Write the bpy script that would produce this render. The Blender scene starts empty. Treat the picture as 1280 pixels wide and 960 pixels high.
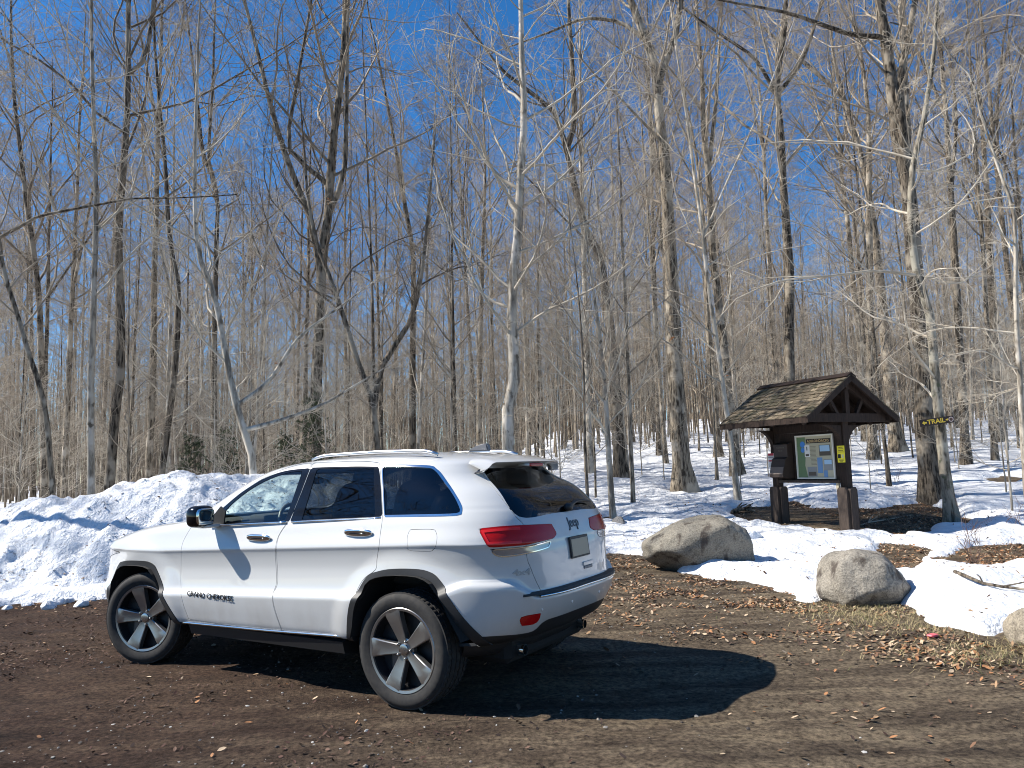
import bpy, bmesh, math, random
import numpy as np
from mathutils import Matrix, Vector
SC = bpy.context.scene
COL = SC.collection
RNG = np.random.default_rng(7)
random.seed(7)
R = math.radians

# ---------------------------------------------------------------- scene graph helpers
def tag(o, label=None, cat=None, group=None, kind=None):
    if label: o['label'] = label
    if cat: o['category'] = cat
    if group: o['group'] = group
    if kind: o['kind'] = kind
    return o

def empty(name, loc=(0, 0, 0), rz=0.0):
    o = bpy.data.objects.new(name, None); COL.objects.link(o)
    o.empty_display_size = .2
    o.location = loc; o.rotation_euler = (0, 0, rz)
    return o

def link(name, me, mat=None, parent=None):
    o = bpy.data.objects.new(name, me); COL.objects.link(o)
    if parent: o.parent = parent
    if mat:
        if isinstance(mat, (list, tuple)):
            for m in mat: me.materials.append(m)
        else: me.materials.append(mat)
    return o

def mesh_np(name, V, quads=None, tris=None, smooth=True, mats=None):
    """mesh from numpy arrays of vertices, quads and triangles"""
    me = bpy.data.meshes.new(name)
    V = np.asarray(V, np.float32)
    nq = 0 if quads is None else len(quads); nt = 0 if tris is None else len(tris)
    me.vertices.add(len(V)); me.vertices.foreach_set('co', V.ravel())
    loops = np.concatenate(([np.asarray(quads, np.int32).ravel()] if nq else []) + ([np.asarray(tris, np.int32).ravel()] if nt else []))
    tot = np.concatenate([np.full(nq, 4, np.int32), np.full(nt, 3, np.int32)])
    start = np.concatenate([[0], np.cumsum(tot)[:-1]]).astype(np.int32)
    me.loops.add(len(loops)); me.loops.foreach_set('vertex_index', loops)
    me.polygons.add(len(tot)); me.polygons.foreach_set('loop_start', start)
    try: me.polygons.foreach_set('loop_total', tot)
    except Exception: pass
    me.polygons.foreach_set('use_smooth', np.full(len(tot), smooth, bool))
    if mats is not None: me.polygons.foreach_set('material_index', np.asarray(mats, np.int32))
    me.update(calc_edges=True); me.validate()
    return me

class MB:
    """collects shapes for one mesh"""
    def __init__(s): s.bm = bmesh.new()
    def box(s, c, size, rot=None, bevel=0.0, seg=1):
        M = Matrix.Translation(c) @ (rot.to_4x4() if rot is not None else Matrix.Identity(4)) @ Matrix.Diagonal((size[0], size[1], size[2], 1))
        r = bmesh.ops.create_cube(s.bm, size=1.0, matrix=M)
        if bevel > 0:
            es = list({e for v in r['verts'] for e in v.link_edges})
            bmesh.ops.bevel(s.bm, geom=es, offset=bevel, segments=seg, affect='EDGES', profile=.6)
        return s
    def prism(s, pts, axis, a, b):
        """polygon pts (2D) extruded along axis from a to b"""
        def P(u, v, w): return {'x': (w, u, v), 'y': (u, w, v), 'z': (u, v, w)}[axis]
        A = [s.bm.verts.new(P(u, v, a)) for u, v in pts]; B = [s.bm.verts.new(P(u, v, b)) for u, v in pts]
        s.bm.faces.new(A); s.bm.faces.new(B[::-1])
        n = len(pts)
        for i in range(n): s.bm.faces.new((A[i], B[i], B[(i+1) % n], A[(i+1) % n]))
        return s
    def tube(s, pts, rad, sides=8, cap=True):
        pts = [Vector(p) for p in pts]; rad = rad if hasattr(rad, '__len__') else [rad]*len(pts)
        rings = []; ref = None
        for i, p in enumerate(pts):
            t = (pts[min(i+1, len(pts)-1)] - pts[max(i-1, 0)]).normalized()
            if ref is None: ref = t.orthogonal().normalized()
            ref = (ref - t*ref.dot(t)).normalized(); w = t.cross(ref)
            rings.append([s.bm.verts.new(p + (ref*math.cos(2*math.pi*k/sides) + w*math.sin(2*math.pi*k/sides))*rad[i]) for k in range(sides)])
        for a, b in zip(rings, rings[1:]):
            for k in range(sides): s.bm.faces.new((a[k], a[(k+1) % sides], b[(k+1) % sides], b[k]))
        if cap: s.bm.faces.new(rings[0][::-1]); s.bm.faces.new(rings[-1])
        return s
    def lathe(s, prof, seg=48, axis='y', close=False):
        """profile of (radius, along-axis) turned round the axis"""
        rings = []
        for r, a in prof:
            ring = []
            for k in range(seg):
                t = 2*math.pi*k/seg; c, d = r*math.cos(t), r*math.sin(t)
                ring.append(s.bm.verts.new({'y': (c, a, d), 'z': (c, d, a), 'x': (a, c, d)}[axis]))
            rings.append(ring)
        for a, b in zip(rings, rings[1:]):
            for k in range(seg): s.bm.faces.new((a[k], a[(k+1) % seg], b[(k+1) % seg], b[k]))
        if close:
            s.bm.faces.new(rings[0]); s.bm.faces.new(rings[-1])
        return s
    def superell(s, c, r, e=.6, nu=20, nv=12, rot=None):
        def f(w, m): return math.copysign(abs(w)**m, w)
        rows = []
        for j in range(nv + 1):
            v = -math.pi/2 + math.pi*j/nv; row = []
            for i in range(nu):
                u = 2*math.pi*i/nu
                p = Vector((r[0]*f(math.cos(v), e)*f(math.cos(u), e), r[1]*f(math.cos(v), e)*f(math.sin(u), e), r[2]*f(math.sin(v), e)))
                if rot is not None: p = rot @ p
                row.append(s.bm.verts.new(Vector(c) + p))
            rows.append(row)
        for a, b in zip(rows, rows[1:]):
            for i in range(nu): s.bm.faces.new((a[i], a[(i+1) % nu], b[(i+1) % nu], b[i]))
        bmesh.ops.remove_doubles(s.bm, verts=s.bm.verts[:], dist=1e-5)
        return s
    def build(s, name, mat=None, parent=None, smooth=None):
        bmesh.ops.recalc_face_normals(s.bm, faces=s.bm.faces[:])
        me = bpy.data.meshes.new(name); s.bm.to_mesh(me); s.bm.free()
        if smooth is not None:
            me.polygons.foreach_set('use_smooth', [True]*len(me.polygons))
            if smooth < 179:
                me.set_sharp_from_angle(angle=R(smooth))
        return link(name, me, mat, parent)

def text_mesh(body, size, depth=.002, bold=0.0, sx=1.0, align='CENTER'):
    cu = bpy.data.curves.new('lettering', 'FONT'); cu.body = body; cu.size = size; cu.extrude = depth; cu.offset = bold
    cu.align_x = align; cu.align_y = 'CENTER'; cu.resolution_u = 3
    o = bpy.data.objects.new('lettering', cu); COL.objects.link(o)
    bpy.context.view_layer.update()
    dg = bpy.context.evaluated_depsgraph_get()
    me = bpy.data.meshes.new_from_object(o.evaluated_get(dg))
    bpy.data.objects.remove(o); bpy.data.curves.remove(cu)
    for v in me.vertices: v.co.x *= sx
    me.materials.clear()
    return me

# ---------------------------------------------------------------- noise
def _hash(i, j, seed):
    h = (i.astype(np.int64)*374761393 + j.astype(np.int64)*668265263 + seed*974634777) & 0xffffffff
    h = ((h ^ (h >> 13))*1274126177) & 0xffffffff
    h = ((h ^ (h >> 16))*2246822519) & 0xffffffff
    return ((h ^ (h >> 15)) & 0xffffff)/float(0xffffff)
def vnoise(x, y, seed=0):
    x = np.asarray(x, float); y = np.asarray(y, float)
    i = np.floor(x); j = np.floor(y); a = x - i; b = y - j
    a = a*a*a*(a*(6*a - 15) + 10); b = b*b*b*(b*(6*b - 15) + 10)
    return ((_hash(i, j, seed)*(1-a) + _hash(i+1, j, seed)*a)*(1-b) + (_hash(i, j+1, seed)*(1-a) + _hash(i+1, j+1, seed)*a)*b)*2 - 1
def fbm(x, y, oct=4, seed=0, gain=.5):
    s = 0; amp = 1.0; f = 1.0
    for k in range(oct):
        c, d = math.cos(k*1.1), math.sin(k*1.1)
        s = s + amp*vnoise((c*x - d*y)*f + 17.3*k, (d*x + c*y)*f - 9.1*k, seed + k); amp *= gain; f *= 2.03
    return s

def poly_sdf(px, py, poly):
    """signed distance to a polygon, positive inside"""
    P = np.asarray(poly, float); Q = np.roll(P, -1, 0)
    d2 = np.full(px.shape, 1e18); ins = np.zeros(px.shape, bool)
    for (ax, ay), (bx, by) in zip(P, Q):
        ex, ey = bx - ax, by - ay; L = ex*ex + ey*ey + 1e-15
        t = np.clip(((px - ax)*ex + (py - ay)*ey)/L, 0, 1)
        d2 = np.minimum(d2, (px - ax - t*ex)**2 + (py - ay - t*ey)**2)
        if ay != by:
            c = ((ay > py) != (by > py)) & (px < (bx - ax)*(py - ay)/(by - ay) + ax)
            ins ^= c
    return np.where(ins, 1, -1)*np.sqrt(d2)

# ---------------------------------------------------------------- materials
MATS = {}
def mat(name, color=(.5, .5, .5), rough=.6, metal=0.0, **kw):
    if name in MATS: return MATS[name]
    m = bpy.data.materials.new(name); m.use_nodes = True
    b = m.node_tree.nodes['Principled BSDF']
    b.inputs['Base Color'].default_value = (*color, 1); b.inputs['Roughness'].default_value = rough; b.inputs['Metallic'].default_value = metal
    for k, v in kw.items(): b.inputs[k].default_value = v
    MATS[name] = m
    return m
class NT:
    def __init__(s, m): s.t = m.node_tree; s.b = s.t.nodes['Principled BSDF']
    def n(s, typ, **kw):
        x = s.t.nodes.new(typ)
        for k, v in kw.items():
            if k in x.inputs.keys(): x.inputs[k].default_value = v
            else: setattr(x, k, v)
        return x
    def l(s, a, b): s.t.links.new(a, b)
    def coord(s, scale=(1, 1, 1), kind='Object'):
        c = s.n('ShaderNodeTexCoord'); mp = s.n('ShaderNodeMapping'); mp.inputs['Scale'].default_value = scale
        s.l(c.outputs[kind], mp.inputs['Vector']); return mp.outputs[0]
    def noise(s, vec, scale, detail=4, rough=.55):
        x = s.n('ShaderNodeTexNoise', Scale=scale, Detail=detail, Roughness=rough); s.l(vec, x.inputs['Vector']); return x.outputs['Fac']
    def ramp(s, fac, stops):
        r = s.n('ShaderNodeValToRGB'); e = r.color_ramp.elements
        while len(e) < len(stops): e.new(.5)
        for k, (p, c) in enumerate(stops): e[k].position = p; e[k].color = (*c, 1) if len(c) == 3 else c
        s.l(fac, r.inputs['Fac']); return r.outputs['Color']
    def mix(s, fac, a, b, mode='MIX'):
        x = s.n('ShaderNodeMix', data_type='RGBA', blend_type=mode)
        for sock, v in ((x.inputs[0], fac), (x.inputs[6], a), (x.inputs[7], b)):
            if hasattr(v, 'is_linked'): s.l(v, sock)
            else: sock.default_value = v if not isinstance(v, tuple) else (*v, 1)[:4]
        return x.outputs[2]
    def bump(s, h, strength=.5, dist=.02):
        x = s.n('ShaderNodeBump', Strength=strength, Distance=dist); s.l(h, x.inputs['Height']); s.l(x.outputs[0], s.b.inputs['Normal']); return x
    def col(s, c): s.l(c, s.b.inputs['Base Color'])

def m_bark(name, dark, light, patch, rnd=.35, streak=9.0, lichen=None):
    m = mat(name, light, .9); t = NT(m)
    t.b.inputs['Specular IOR Level'].default_value = .2
    v = t.coord((1, 1, .16)); a = t.noise(v, streak*2.2, 5, .65)
    v2 = t.coord((1, 1, .6)); b = t.noise(v2, 2.3, 3, .6)
    c = t.ramp(a, [(.40, dark), (.56, light)])
    c = t.mix(t.ramp(b, [(.53, (0, 0, 0)), (.60, (1, 1, 1))]), c, patch)
    if lichen: c = t.mix(t.ramp(t.noise(t.coord((1, 1, 1)), 5.5, 4), [(.60, (0, 0, 0)), (.68, (1, 1, 1))]), c, lichen)
    oi = t.n('ShaderNodeObjectInfo'); mr = t.n('ShaderNodeMapRange'); mr.inputs[3].default_value = 1 - rnd; mr.inputs[4].default_value = 1 + rnd*.6
    t.l(oi.outputs['Random'], mr.inputs[0])
    hsv = t.n('ShaderNodeHueSaturation'); t.l(c, hsv.inputs['Color']); t.l(mr.outputs[0], hsv.inputs['Value'])
    t.col(hsv.outputs[0]); t.bump(a, .7, .03)
    return m
def m_twig(name, c1, c2, rnd=.3):
    m = mat(name, c1, .8); t = NT(m); t.b.inputs['Specular IOR Level'].default_value = .25
    c = t.ramp(t.noise(t.coord((1, 1, 1)), 3.0, 2), [(.35, c1), (.65, c2)])
    oi = t.n('ShaderNodeObjectInfo'); mr = t.n('ShaderNodeMapRange'); mr.inputs[3].default_value = 1 - rnd; mr.inputs[4].default_value = 1 + rnd*.5
    t.l(oi.outputs['Random'], mr.inputs[0])
    hsv = t.n('ShaderNodeHueSaturation'); t.l(c, hsv.inputs['Color']); t.l(mr.outputs[0], hsv.inputs['Value']); t.col(hsv.outputs[0])
    return m
# ---------------------------------------------------------------- car body surface (x back from the front axle, y to the car's left, z up)
def pchip(xs, ys, xq):
    xs = np.asarray(xs, float); ys = np.asarray(ys, float)
    h = np.diff(xs); d = np.diff(ys) / h
    m = np.zeros_like(ys)
    for i in range(1, len(xs) - 1):
        if d[i-1] * d[i] > 0:
            w1 = 2*h[i] + h[i-1]; w2 = h[i] + 2*h[i-1]
            m[i] = (w1 + w2) / (w1/d[i-1] + w2/d[i])
    m[0] = d[0]; m[-1] = d[-1]
    k = np.clip(np.searchsorted(xs, xq) - 1, 0, len(h) - 1)
    t = (xq - xs[k]) / h[k]
    return ((2*t**3 - 3*t**2 + 1)*ys[k] + (t**3 - 2*t**2 + t)*h[k]*m[k] + (-2*t**3 + 3*t**2)*ys[k+1] + (t**3 - t**2)*h[k]*m[k+1])

def sstep(a, b, v):
    t = np.clip((v - a) / (b - a), 0, 1)
    return t*t*(3 - 2*t)

# zn,   W,    xf,   x0f, nf,  xr,   x0r, nr
CAR_ROWS = np.array([
 (0.385, 0.865, -0.65, 0.6, 4.3, 3.56, 2.6, 3.6),
 (0.4, 0.905, -0.75, 0.55, 4.3, 3.64, 2.6, 3.6),
 (0.43, 0.922, -0.82, 0.5, 4.3, 3.73, 2.6, 3.6),
 (0.5, 0.938, -0.88, 0.45, 4.3, 3.8, 2.6, 3.6),
 (0.58, 0.952, -0.91, 0.42, 4.3, 3.855, 2.6, 3.6),
 (0.645, 0.96, -0.925, 0.4, 4.3, 3.88, 2.6, 3.6),
 (0.662, 0.957, -0.93, 0.4, 4.3, 3.875, 2.6, 3.6),
 (0.69, 0.934, -0.93, 0.4, 4.3, 3.825, 2.6, 3.8),
 (0.72, .921, -0.93, 0.4, 4.3, 3.82, 2.6, 3.9),
 (0.78, .913, -0.925, 0.4, 4.3, 3.815, 2.6, 4),
 (0.86, .908, -0.915, 0.4, 4.3, 3.808, 2.6, 4.1),
 (0.94, .915, -0.9, 0.4, 4.3, 3.8, 2.6, 4.3),
 (0.992, .926, -0.88, 0.4, 4.3, 3.79, 2.6, 4.4),
 (1.012, 0.934, -0.87, 0.4, 4.3, 3.787, 2.6, 4.5),
 (1.03, 0.93, -0.86, 0.4, 4.3, 3.782, 2.6, 4.5),
 (1.065, 0.917, -0.81, 0.42, 4.5, 3.772, 2.6, 4.6),
 (1.115, 0.899, -0.66, 0.48, 4.2, 3.755, 2.6, 4.6),
 (1.165, 0.883, -0.43, 0.6, 4.6, 3.735, 2.6, 4.6),
 (1.205, .868, -0.18, 0.8, 5, 3.712, 2.6, 4.6),
 (1.222, .861, -0.04, 0.9, 5.2, 3.7, 2.6, 4.6),
 (1.24, .853, 0.14, 1, 5, 3.684, 2.6, 4.6),
 (1.262, .845, 0.36, 1.2, 5, 3.664, 2.6, 4.6),
 (1.3, .832, 0.41, 1.35, 4.8, 3.627, 2.55, 4.6),
 (1.38, .803, 0.58, 1.45, 4.6, 3.545, 2.5, 4.6),
 (1.46, .775, 0.75, 1.55, 4.6, 3.465, 2.45, 4.6),
 (1.54, .748, 0.93, 1.65, 4.6, 3.39, 2.4, 4.6),
 (1.6, .727, 1.08, 1.75, 4.6, 3.335, 2.35, 4.6),
 (1.635, .708, 1.19, 1.85, 4.6, 3.31, 2.3, 4.5),
 (1.662, .680, 1.3, 1.95, 4.4, 3.295, 2.3, 4.4),
 (1.685, .622, 1.43, 2.05, 4.2, 3.27, 2.3, 4.2),
 (1.705, 0.52, 1.64, 2.2, 3.8, 3.21, 2.3, 3.8),
 (1.722, 0.38, 1.88, 2.25, 3, 3.05, 2.3, 3.2),
 (1.732, 0.2, 2.1, 2.3, 2.6, 2.8, 2.32, 3),
 (1.735, 0.004, 2.3, 2.33, 2, 2.37, 2.34, 2)])
NF, NM, NR = 44, 110, 64

def car_grid():
    T = CAR_ROWS
    rv = []
    for i in range(len(T) - 1):
        dz = T[i+1, 0] - T[i, 0]; span = max(dz, abs(T[i+1, 5]-T[i, 5])*.5, abs(T[i+1, 2]-T[i, 2])*.35, abs(T[i+1, 1]-T[i, 1]))
        n = max(2, int(math.ceil(span / .013)))
        rv += list(i + np.arange(n) / n)
    rv.append(len(T) - 1.0)
    rv = np.array(rv); idx = np.arange(len(T), dtype=float)
    zn, W, xf, x0f, nf, xr, x0r, nr = [pchip(idx, T[:, k], rv) for k in range(8)]
    th = np.linspace(0, math.pi/2, NF)
    X = []; Y = []; S = []
    def quarter(a, b, n, th):
        ph = np.arctan2(b[:, None]*np.sin(th)[None], a[:, None]*np.cos(th)[None])
        c, s = np.cos(ph), np.sin(ph)
        r = ((np.abs(c)/a[:, None])**n[:, None] + (np.abs(s)/b[:, None])**n[:, None])**(-1/n[:, None])
        return r*c, r*s
    fx, fy = quarter(x0f - xf, W, nf, th)
    X.append(x0f[:, None] - fx); Y.append(fy); S.append(np.broadcast_to(th/(math.pi/2), fx.shape))
    u = np.linspace(0, 1, NM + 2)[1:-1]
    X.append(x0f[:, None] + (x0r - x0f)[:, None]*u[None]); Y.append(np.broadcast_to(W[:, None], (len(rv), NM))); S.append(np.broadcast_to(1 + u, (len(rv), NM)))
    th2 = np.linspace(math.pi/2, 0, NR)
    rx, ry = quarter(xr - x0r, W, nr, th2)
    X.append(x0r[:, None] + rx); Y.append(ry); S.append(np.broadcast_to(3 - th2/(math.pi/2), rx.shape))
    X = np.hstack(X); Y = np.hstack(Y); S = np.hstack(S)
    ZN = np.broadcast_to(zn[:, None], X.shape)
    # rising shoulder lines towards the tail, bowed roof, flared arches, bumper shoulder at the rear corner
    k = pchip([0, .38, .46, .64, 1.30, 1.6, 2], [.018, .018, .024, .042, .042, .0, .0], ZN.ravel()).reshape(X.shape)
    Z = ZN + k*(np.clip(X, .3, 3.2) - 1.4)
    top = sstep(1.35, 1.70, ZN)
    bow = -.028*np.clip((2.35 - X)/1.15, 0, 2)**2 - .05*np.clip((X - 2.35)/1.0, 0, 2)**2
    Z = Z + top*bow
    edge = np.clip(Y/np.maximum(W[:, None], .01), 0, 1)
    corner = sstep(3.15, 3.45, X)*sstep(.62, .80, edge)
    Z = Z + .088*corner*np.exp(-((ZN - .675)/.085)**2)
    # shelf dips towards the middle of the tail
    side = sstep(.55, .8, edge)
    for cx in (0.0, 2.915):
        d = np.hypot(X - cx, (Z - .40)*1.0)
        Y = Y + .020*side*sstep(.66, .50, d)*(S > .55)
    P = np.stack([X, Y, Z], -1)
    # normals by finite differences
    du = np.gradient(P, axis=1); dv = np.gradient(P, axis=0)
    N = np.cross(du, dv)
    l = np.linalg.norm(N, axis=-1, keepdims=True); N = N/np.maximum(l, 1e-12)
    # outward: away from the middle axis
    C = np.stack([np.clip(X, .8, 3.0)*.5 + 1.0, Y*0, np.full_like(X, .9)], -1)
    flip = np.sum(N*(P - C), -1).mean() < 0
    if flip: N = -N
    N[-1] = (0, 0, 1)
    return P, N, S, ZN, rv
# outlines of panels, glass and lamps on the body: (x - y, z) seen along the rear corner diagonal
CAR_OUT = {
 'front_door': [(-0.203,1.208),(-0.328,1.087),(-0.368,0.983),(-0.372,0.721),(-0.321,0.547),(-0.256,0.422),(0.852,0.391),(0.764,0.569),(0.742,0.68),(0.78,0.774),(0.768,0.98),(0.793,1.11),(0.897,1.229),(0.991,1.367),(1.151,1.67),(1.016,1.661),(0.791,1.618),(0.556,1.542),(0.296,1.424),(0.039,1.28)],
 'rear_door': [(0.858,0.391),(1.488,0.405),(1.528,0.632),(1.644,0.825),(1.768,0.906),(1.784,0.974),(1.815,1.136),(1.845,1.267),(1.849,1.455),(1.846,1.619),(1.82,1.652),(1.574,1.67),(1.16,1.67),(0.997,1.367),(0.907,1.23),(0.8,1.11),(0.781,0.981),(0.793,0.775),(0.748,0.68),(0.771,0.57)],
 'front_glass': [(0.061,1.203),(0.864,1.229),(1.043,1.611),(0.884,1.599),(0.687,1.558),(0.518,1.503),(0.35,1.426),(0.185,1.327)],
 'front_trim': [(-0.093,1.18),(0.915,1.226),(1.134,1.63),(0.882,1.617),(0.689,1.582),(0.515,1.525),(0.318,1.439),(0.159,1.343),(-0.003,1.252)],
 'rear_glass': [(1.044,1.239),(1.775,1.271),(1.784,1.612),(1.57,1.621),(1.202,1.621)],
 'rear_trim': [(0.92,1.228),(1.845,1.267),(1.845,1.523),(1.833,1.623),(1.571,1.631),(1.14,1.633)],
 'quarter_glass': [(1.868,1.278),(2.15,1.284),(2.493,1.292),(2.531,1.311),(2.521,1.341),(2.49,1.404),(2.399,1.534),(2.358,1.577),(2.299,1.6),(2.033,1.614),(1.873,1.618)],
 'quarter_chrome': [(1.863,1.264),(2.148,1.269),(2.494,1.277),(2.546,1.299),(2.548,1.341),(2.512,1.411),(2.423,1.549),(2.373,1.592),(2.317,1.616),(2.041,1.631),(1.861,1.636)],
 'fuel': [(2.09,1.184),(2.272,1.189),(2.306,1.176),(2.311,1.136),(2.288,1.068),(2.257,1.046),(2.079,1.046),(2.051,1.062),(2.057,1.134),(2.078,1.174)],
 'lamp_red': [(2.665,1.193),(2.899,1.203),(3.134,1.2),(3.435,1.187),(3.464,1.173),(3.509,1.119),(3.478,1.099),(3.418,1.088),(3.227,1.082),(3.109,1.075),(2.918,1.075),(2.754,1.075),(2.718,1.106)],
 'lamp_clear': [(2.76,1.061),(2.923,1.063),(3.113,1.065),(3.241,1.071),(3.41,1.082),(3.392,1.048),(3.348,1.032),(3.103,1.016),(2.968,1.009),(2.851,1.009),(2.785,1.032)],
 'reflector': [(3.018,0.608),(3.065,0.623),(3.237,0.627),(3.229,0.584),(3.178,0.555),(3.037,0.556)],
 'rear_window': [(2.807,1.636),(3.055,1.657),(3.522,1.454),(3.637,1.365),(3.769,1.149),(3.737,1.236),(3.496,1.254),(3.075,1.256),(2.935,1.421),(2.881,1.56)],
 'tailgate': [(2.786,1.648),(3.256,1.651),(3.522,1.454),(3.654,1.348),(3.875,0.738),(3.875,0.738),(3.875,0.738),(3.653,0.749),(3.377,0.752),(3.261,0.756),(3.201,0.842),(3.151,0.912),(3.117,1.006),(3.146,1.2),(3.05,1.258),(2.905,1.438)],
 'bumper_black': [(2.553,0.504),(2.845,0.504),(3.082,0.495),(3.193,0.5),(3.238,0.535),(3.307,0.56),(3.491,0.569),(3.763,0.579),(3.855,0.649),(3.879,0.714),(3.88,0.721),(3.751,0.486),(2.478,0.417)],
 'farch_out': [(-1.454,0.161),(-1.443,0.441),(-1.405,0.675),(-1.314,0.827),(-1.23,0.855),(-1.147,0.868),(-0.982,0.874),(-0.849,0.872),(-0.763,0.848),(-0.717,0.803),(-0.636,0.707),(-0.556,0.605),(-0.4,0.394),(-0.323,0.26)],
 'rarch_out': [(1.475,0.335),(1.484,0.434),(1.531,0.631),(1.592,0.753),(1.642,0.832),(1.689,0.875),(1.763,0.897),(1.842,0.914),(1.948,0.924),(2.052,0.927),(2.14,0.924),(2.2,0.911),(2.252,0.887),(2.322,0.819),(2.378,0.751),(2.427,0.677),(2.54,0.51),(2.568,0.439)],
 'farch_in': [(-1.38,0.167),(-1.369,0.446),(-1.331,0.679),(-1.251,0.788),(-1.192,0.818),(-1.121,0.828),(-0.98,0.833),(-0.876,0.828),(-0.807,0.813),(-0.749,0.768),(-0.652,0.659),(-0.475,0.408),(-0.386,0.254)],
 'rarch_in': [(1.521,0.339),(1.533,0.438),(1.576,0.615),(1.621,0.711),(1.674,0.806),(1.718,0.841),(1.769,0.859),(1.855,0.874),(1.947,0.881),(2.051,0.883),(2.125,0.879),(2.185,0.863),(2.231,0.84),(2.301,0.762),(2.345,0.704),(2.387,0.631),(2.478,0.489),(2.507,0.433)],
 'strip': [(-0.413,0.391),(0.643,0.408),(1.485,0.432)],
 'seam': [(2.331,0.879),(2.534,0.889),(2.712,0.901),(2.757,0.911),(2.786,0.933),(2.794,0.991)],
 'handle_f': [(0.462,1.1),(0.738,1.104)],
 'handle_r': [(1.489,1.153),(1.756,1.161)],
 'mirror_base': [(-0.028,1.188)],
 'text': [(-0.235,0.626),(0.305,0.639)],
 'beltstrip': [(-0.025,1.185),(0.915,1.225),(1.399,1.243),(1.844,1.262)],
}
# ---------------------------------------------------------------- the car
def tri_grid(P, attrs):
    nr, nc = P.shape[:2]
    A = np.concatenate([P.reshape(-1, 3)] + [a.reshape(nr*nc, -1) for a in attrs], 1)
    i = np.arange(nr-1)[:, None]*nc + np.arange(nc-1)[None]
    a, b, c, d = i.ravel(), (i+1).ravel(), (i+1+nc).ravel(), (i+nc).ravel()
    F = np.concatenate([np.stack([a, b, c], 1), np.stack([a, c, d], 1)])
    p = A[:, :3]
    ar = np.linalg.norm(np.cross(p[F[:, 1]] - p[F[:, 0]], p[F[:, 2]] - p[F[:, 0]]), axis=1)
    return A, F[ar > 1e-10]
def compact(A, F):
    u, inv = np.unique(F.ravel(), return_inverse=True)
    return A[u], inv.reshape(F.shape)
def clip(M, f):
    """the part of a triangle mesh where the vertex function f > 0"""
    A, F = M
    if len(F) == 0: return M
    f = np.where(np.abs(f) < 1e-7, 1e-7, f)
    ins = f[F] > 0; n = ins.sum(1)
    out = [F[n == 3]]; newA = [A]; base = len(A)
    def cut(a, b):
        t = f[a]/(f[a] - f[b]); return A[a] + (A[b] - A[a])*t[:, None]
    # rotate so that the odd vertex comes first
    for cnt in (1, 2):
        T = F[n == cnt]; I = ins[n == cnt]
        if len(T) == 0: continue
        odd = np.argmax(I if cnt == 1 else ~I, 1); r = np.arange(len(T))
        v0, v1, v2 = T[r, odd], T[r, (odd+1) % 3], T[r, (odd+2) % 3]
        # canonical edge order so that both neighbours get the same point
        k01 = np.stack([np.minimum(v0, v1), np.maximum(v0, v1)], 1); k02 = np.stack([np.minimum(v0, v2), np.maximum(v0, v2)], 1)
        K, inv = np.unique(np.concatenate([k01, k02]), axis=0, return_inverse=True)
        newA.append(cut(K[:, 0], K[:, 1])); inv = inv.ravel() + base; base += len(K)
        e01, e02 = inv[:len(T)], inv[len(T):]
        if cnt == 1: out.append(np.stack([v0, e01, e02], 1))
        else: out += [np.stack([e01, v1, v2], 1), np.stack([e01, v2, e02], 1)]
    A2, F2 = np.concatenate(newA), np.concatenate(out)
    if len(F2) == 0: return A2[:0], F2
    A2, F2 = compact(A2, F2)
    # weld
    key = np.round(A2[:, :3]*2e5).astype(np.int64); u, idx, inv = np.unique(key, axis=0, return_index=True, return_inverse=True)
    A2 = A2[idx]; F2 = inv.ravel()[F2]
    ok = (F2[:, 0] != F2[:, 1]) & (F2[:, 1] != F2[:, 2]) & (F2[:, 0] != F2[:, 2])
    return compact(A2, F2[ok])
def subdiv(M):
    A, F = M; E = np.sort(np.concatenate([F[:, [0, 1]], F[:, [1, 2]], F[:, [2, 0]]]), 1); u, inv = np.unique(E, axis=0, return_inverse=True); inv = inv.ravel() + len(A); m = len(F)
    a, b, c = inv[:m], inv[m:2*m], inv[2*m:]
    return np.concatenate([A, (A[u[:, 0]] + A[u[:, 1]])/2]), np.concatenate([np.stack([F[:, 0], a, c], 1), np.stack([a, F[:, 1], b], 1), np.stack([c, b, F[:, 2]], 1), np.stack([a, b, c], 1)])
def offset(M, d):
    A, F = M; A = A.copy(); A[:, :3] += A[:, 3:6]*d; return A, F
def smooth_poly(P, k=5, sharp=50):
    """rounds a traced outline with a Catmull-Rom curve, keeping its sharp corners"""
    P = np.asarray(P, float); n = len(P); out = []
    def sh(i):
        a = P[i] - P[i-1]; b = P[(i+1) % n] - P[i]
        return math.degrees(math.acos(max(-1, min(1, float(a @ b)/(np.linalg.norm(a)*np.linalg.norm(b) + 1e-12))))) > sharp
    for i in range(n):
        p1, p2 = P[i], P[(i+1) % n]; p0 = P[i-1]; p3 = P[(i+2) % n]
        if sh(i): p0 = 2*p1 - p2
        if sh((i+1) % n): p3 = 2*p2 - p1
        for t in np.arange(k)/k:
            out.append(.5*((2*p1) + (p2-p0)*t + (2*p0-5*p1+4*p2-p3)*t*t + (3*p1-p0-3*p2+p3)*t**3))
    return np.array(out)
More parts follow.
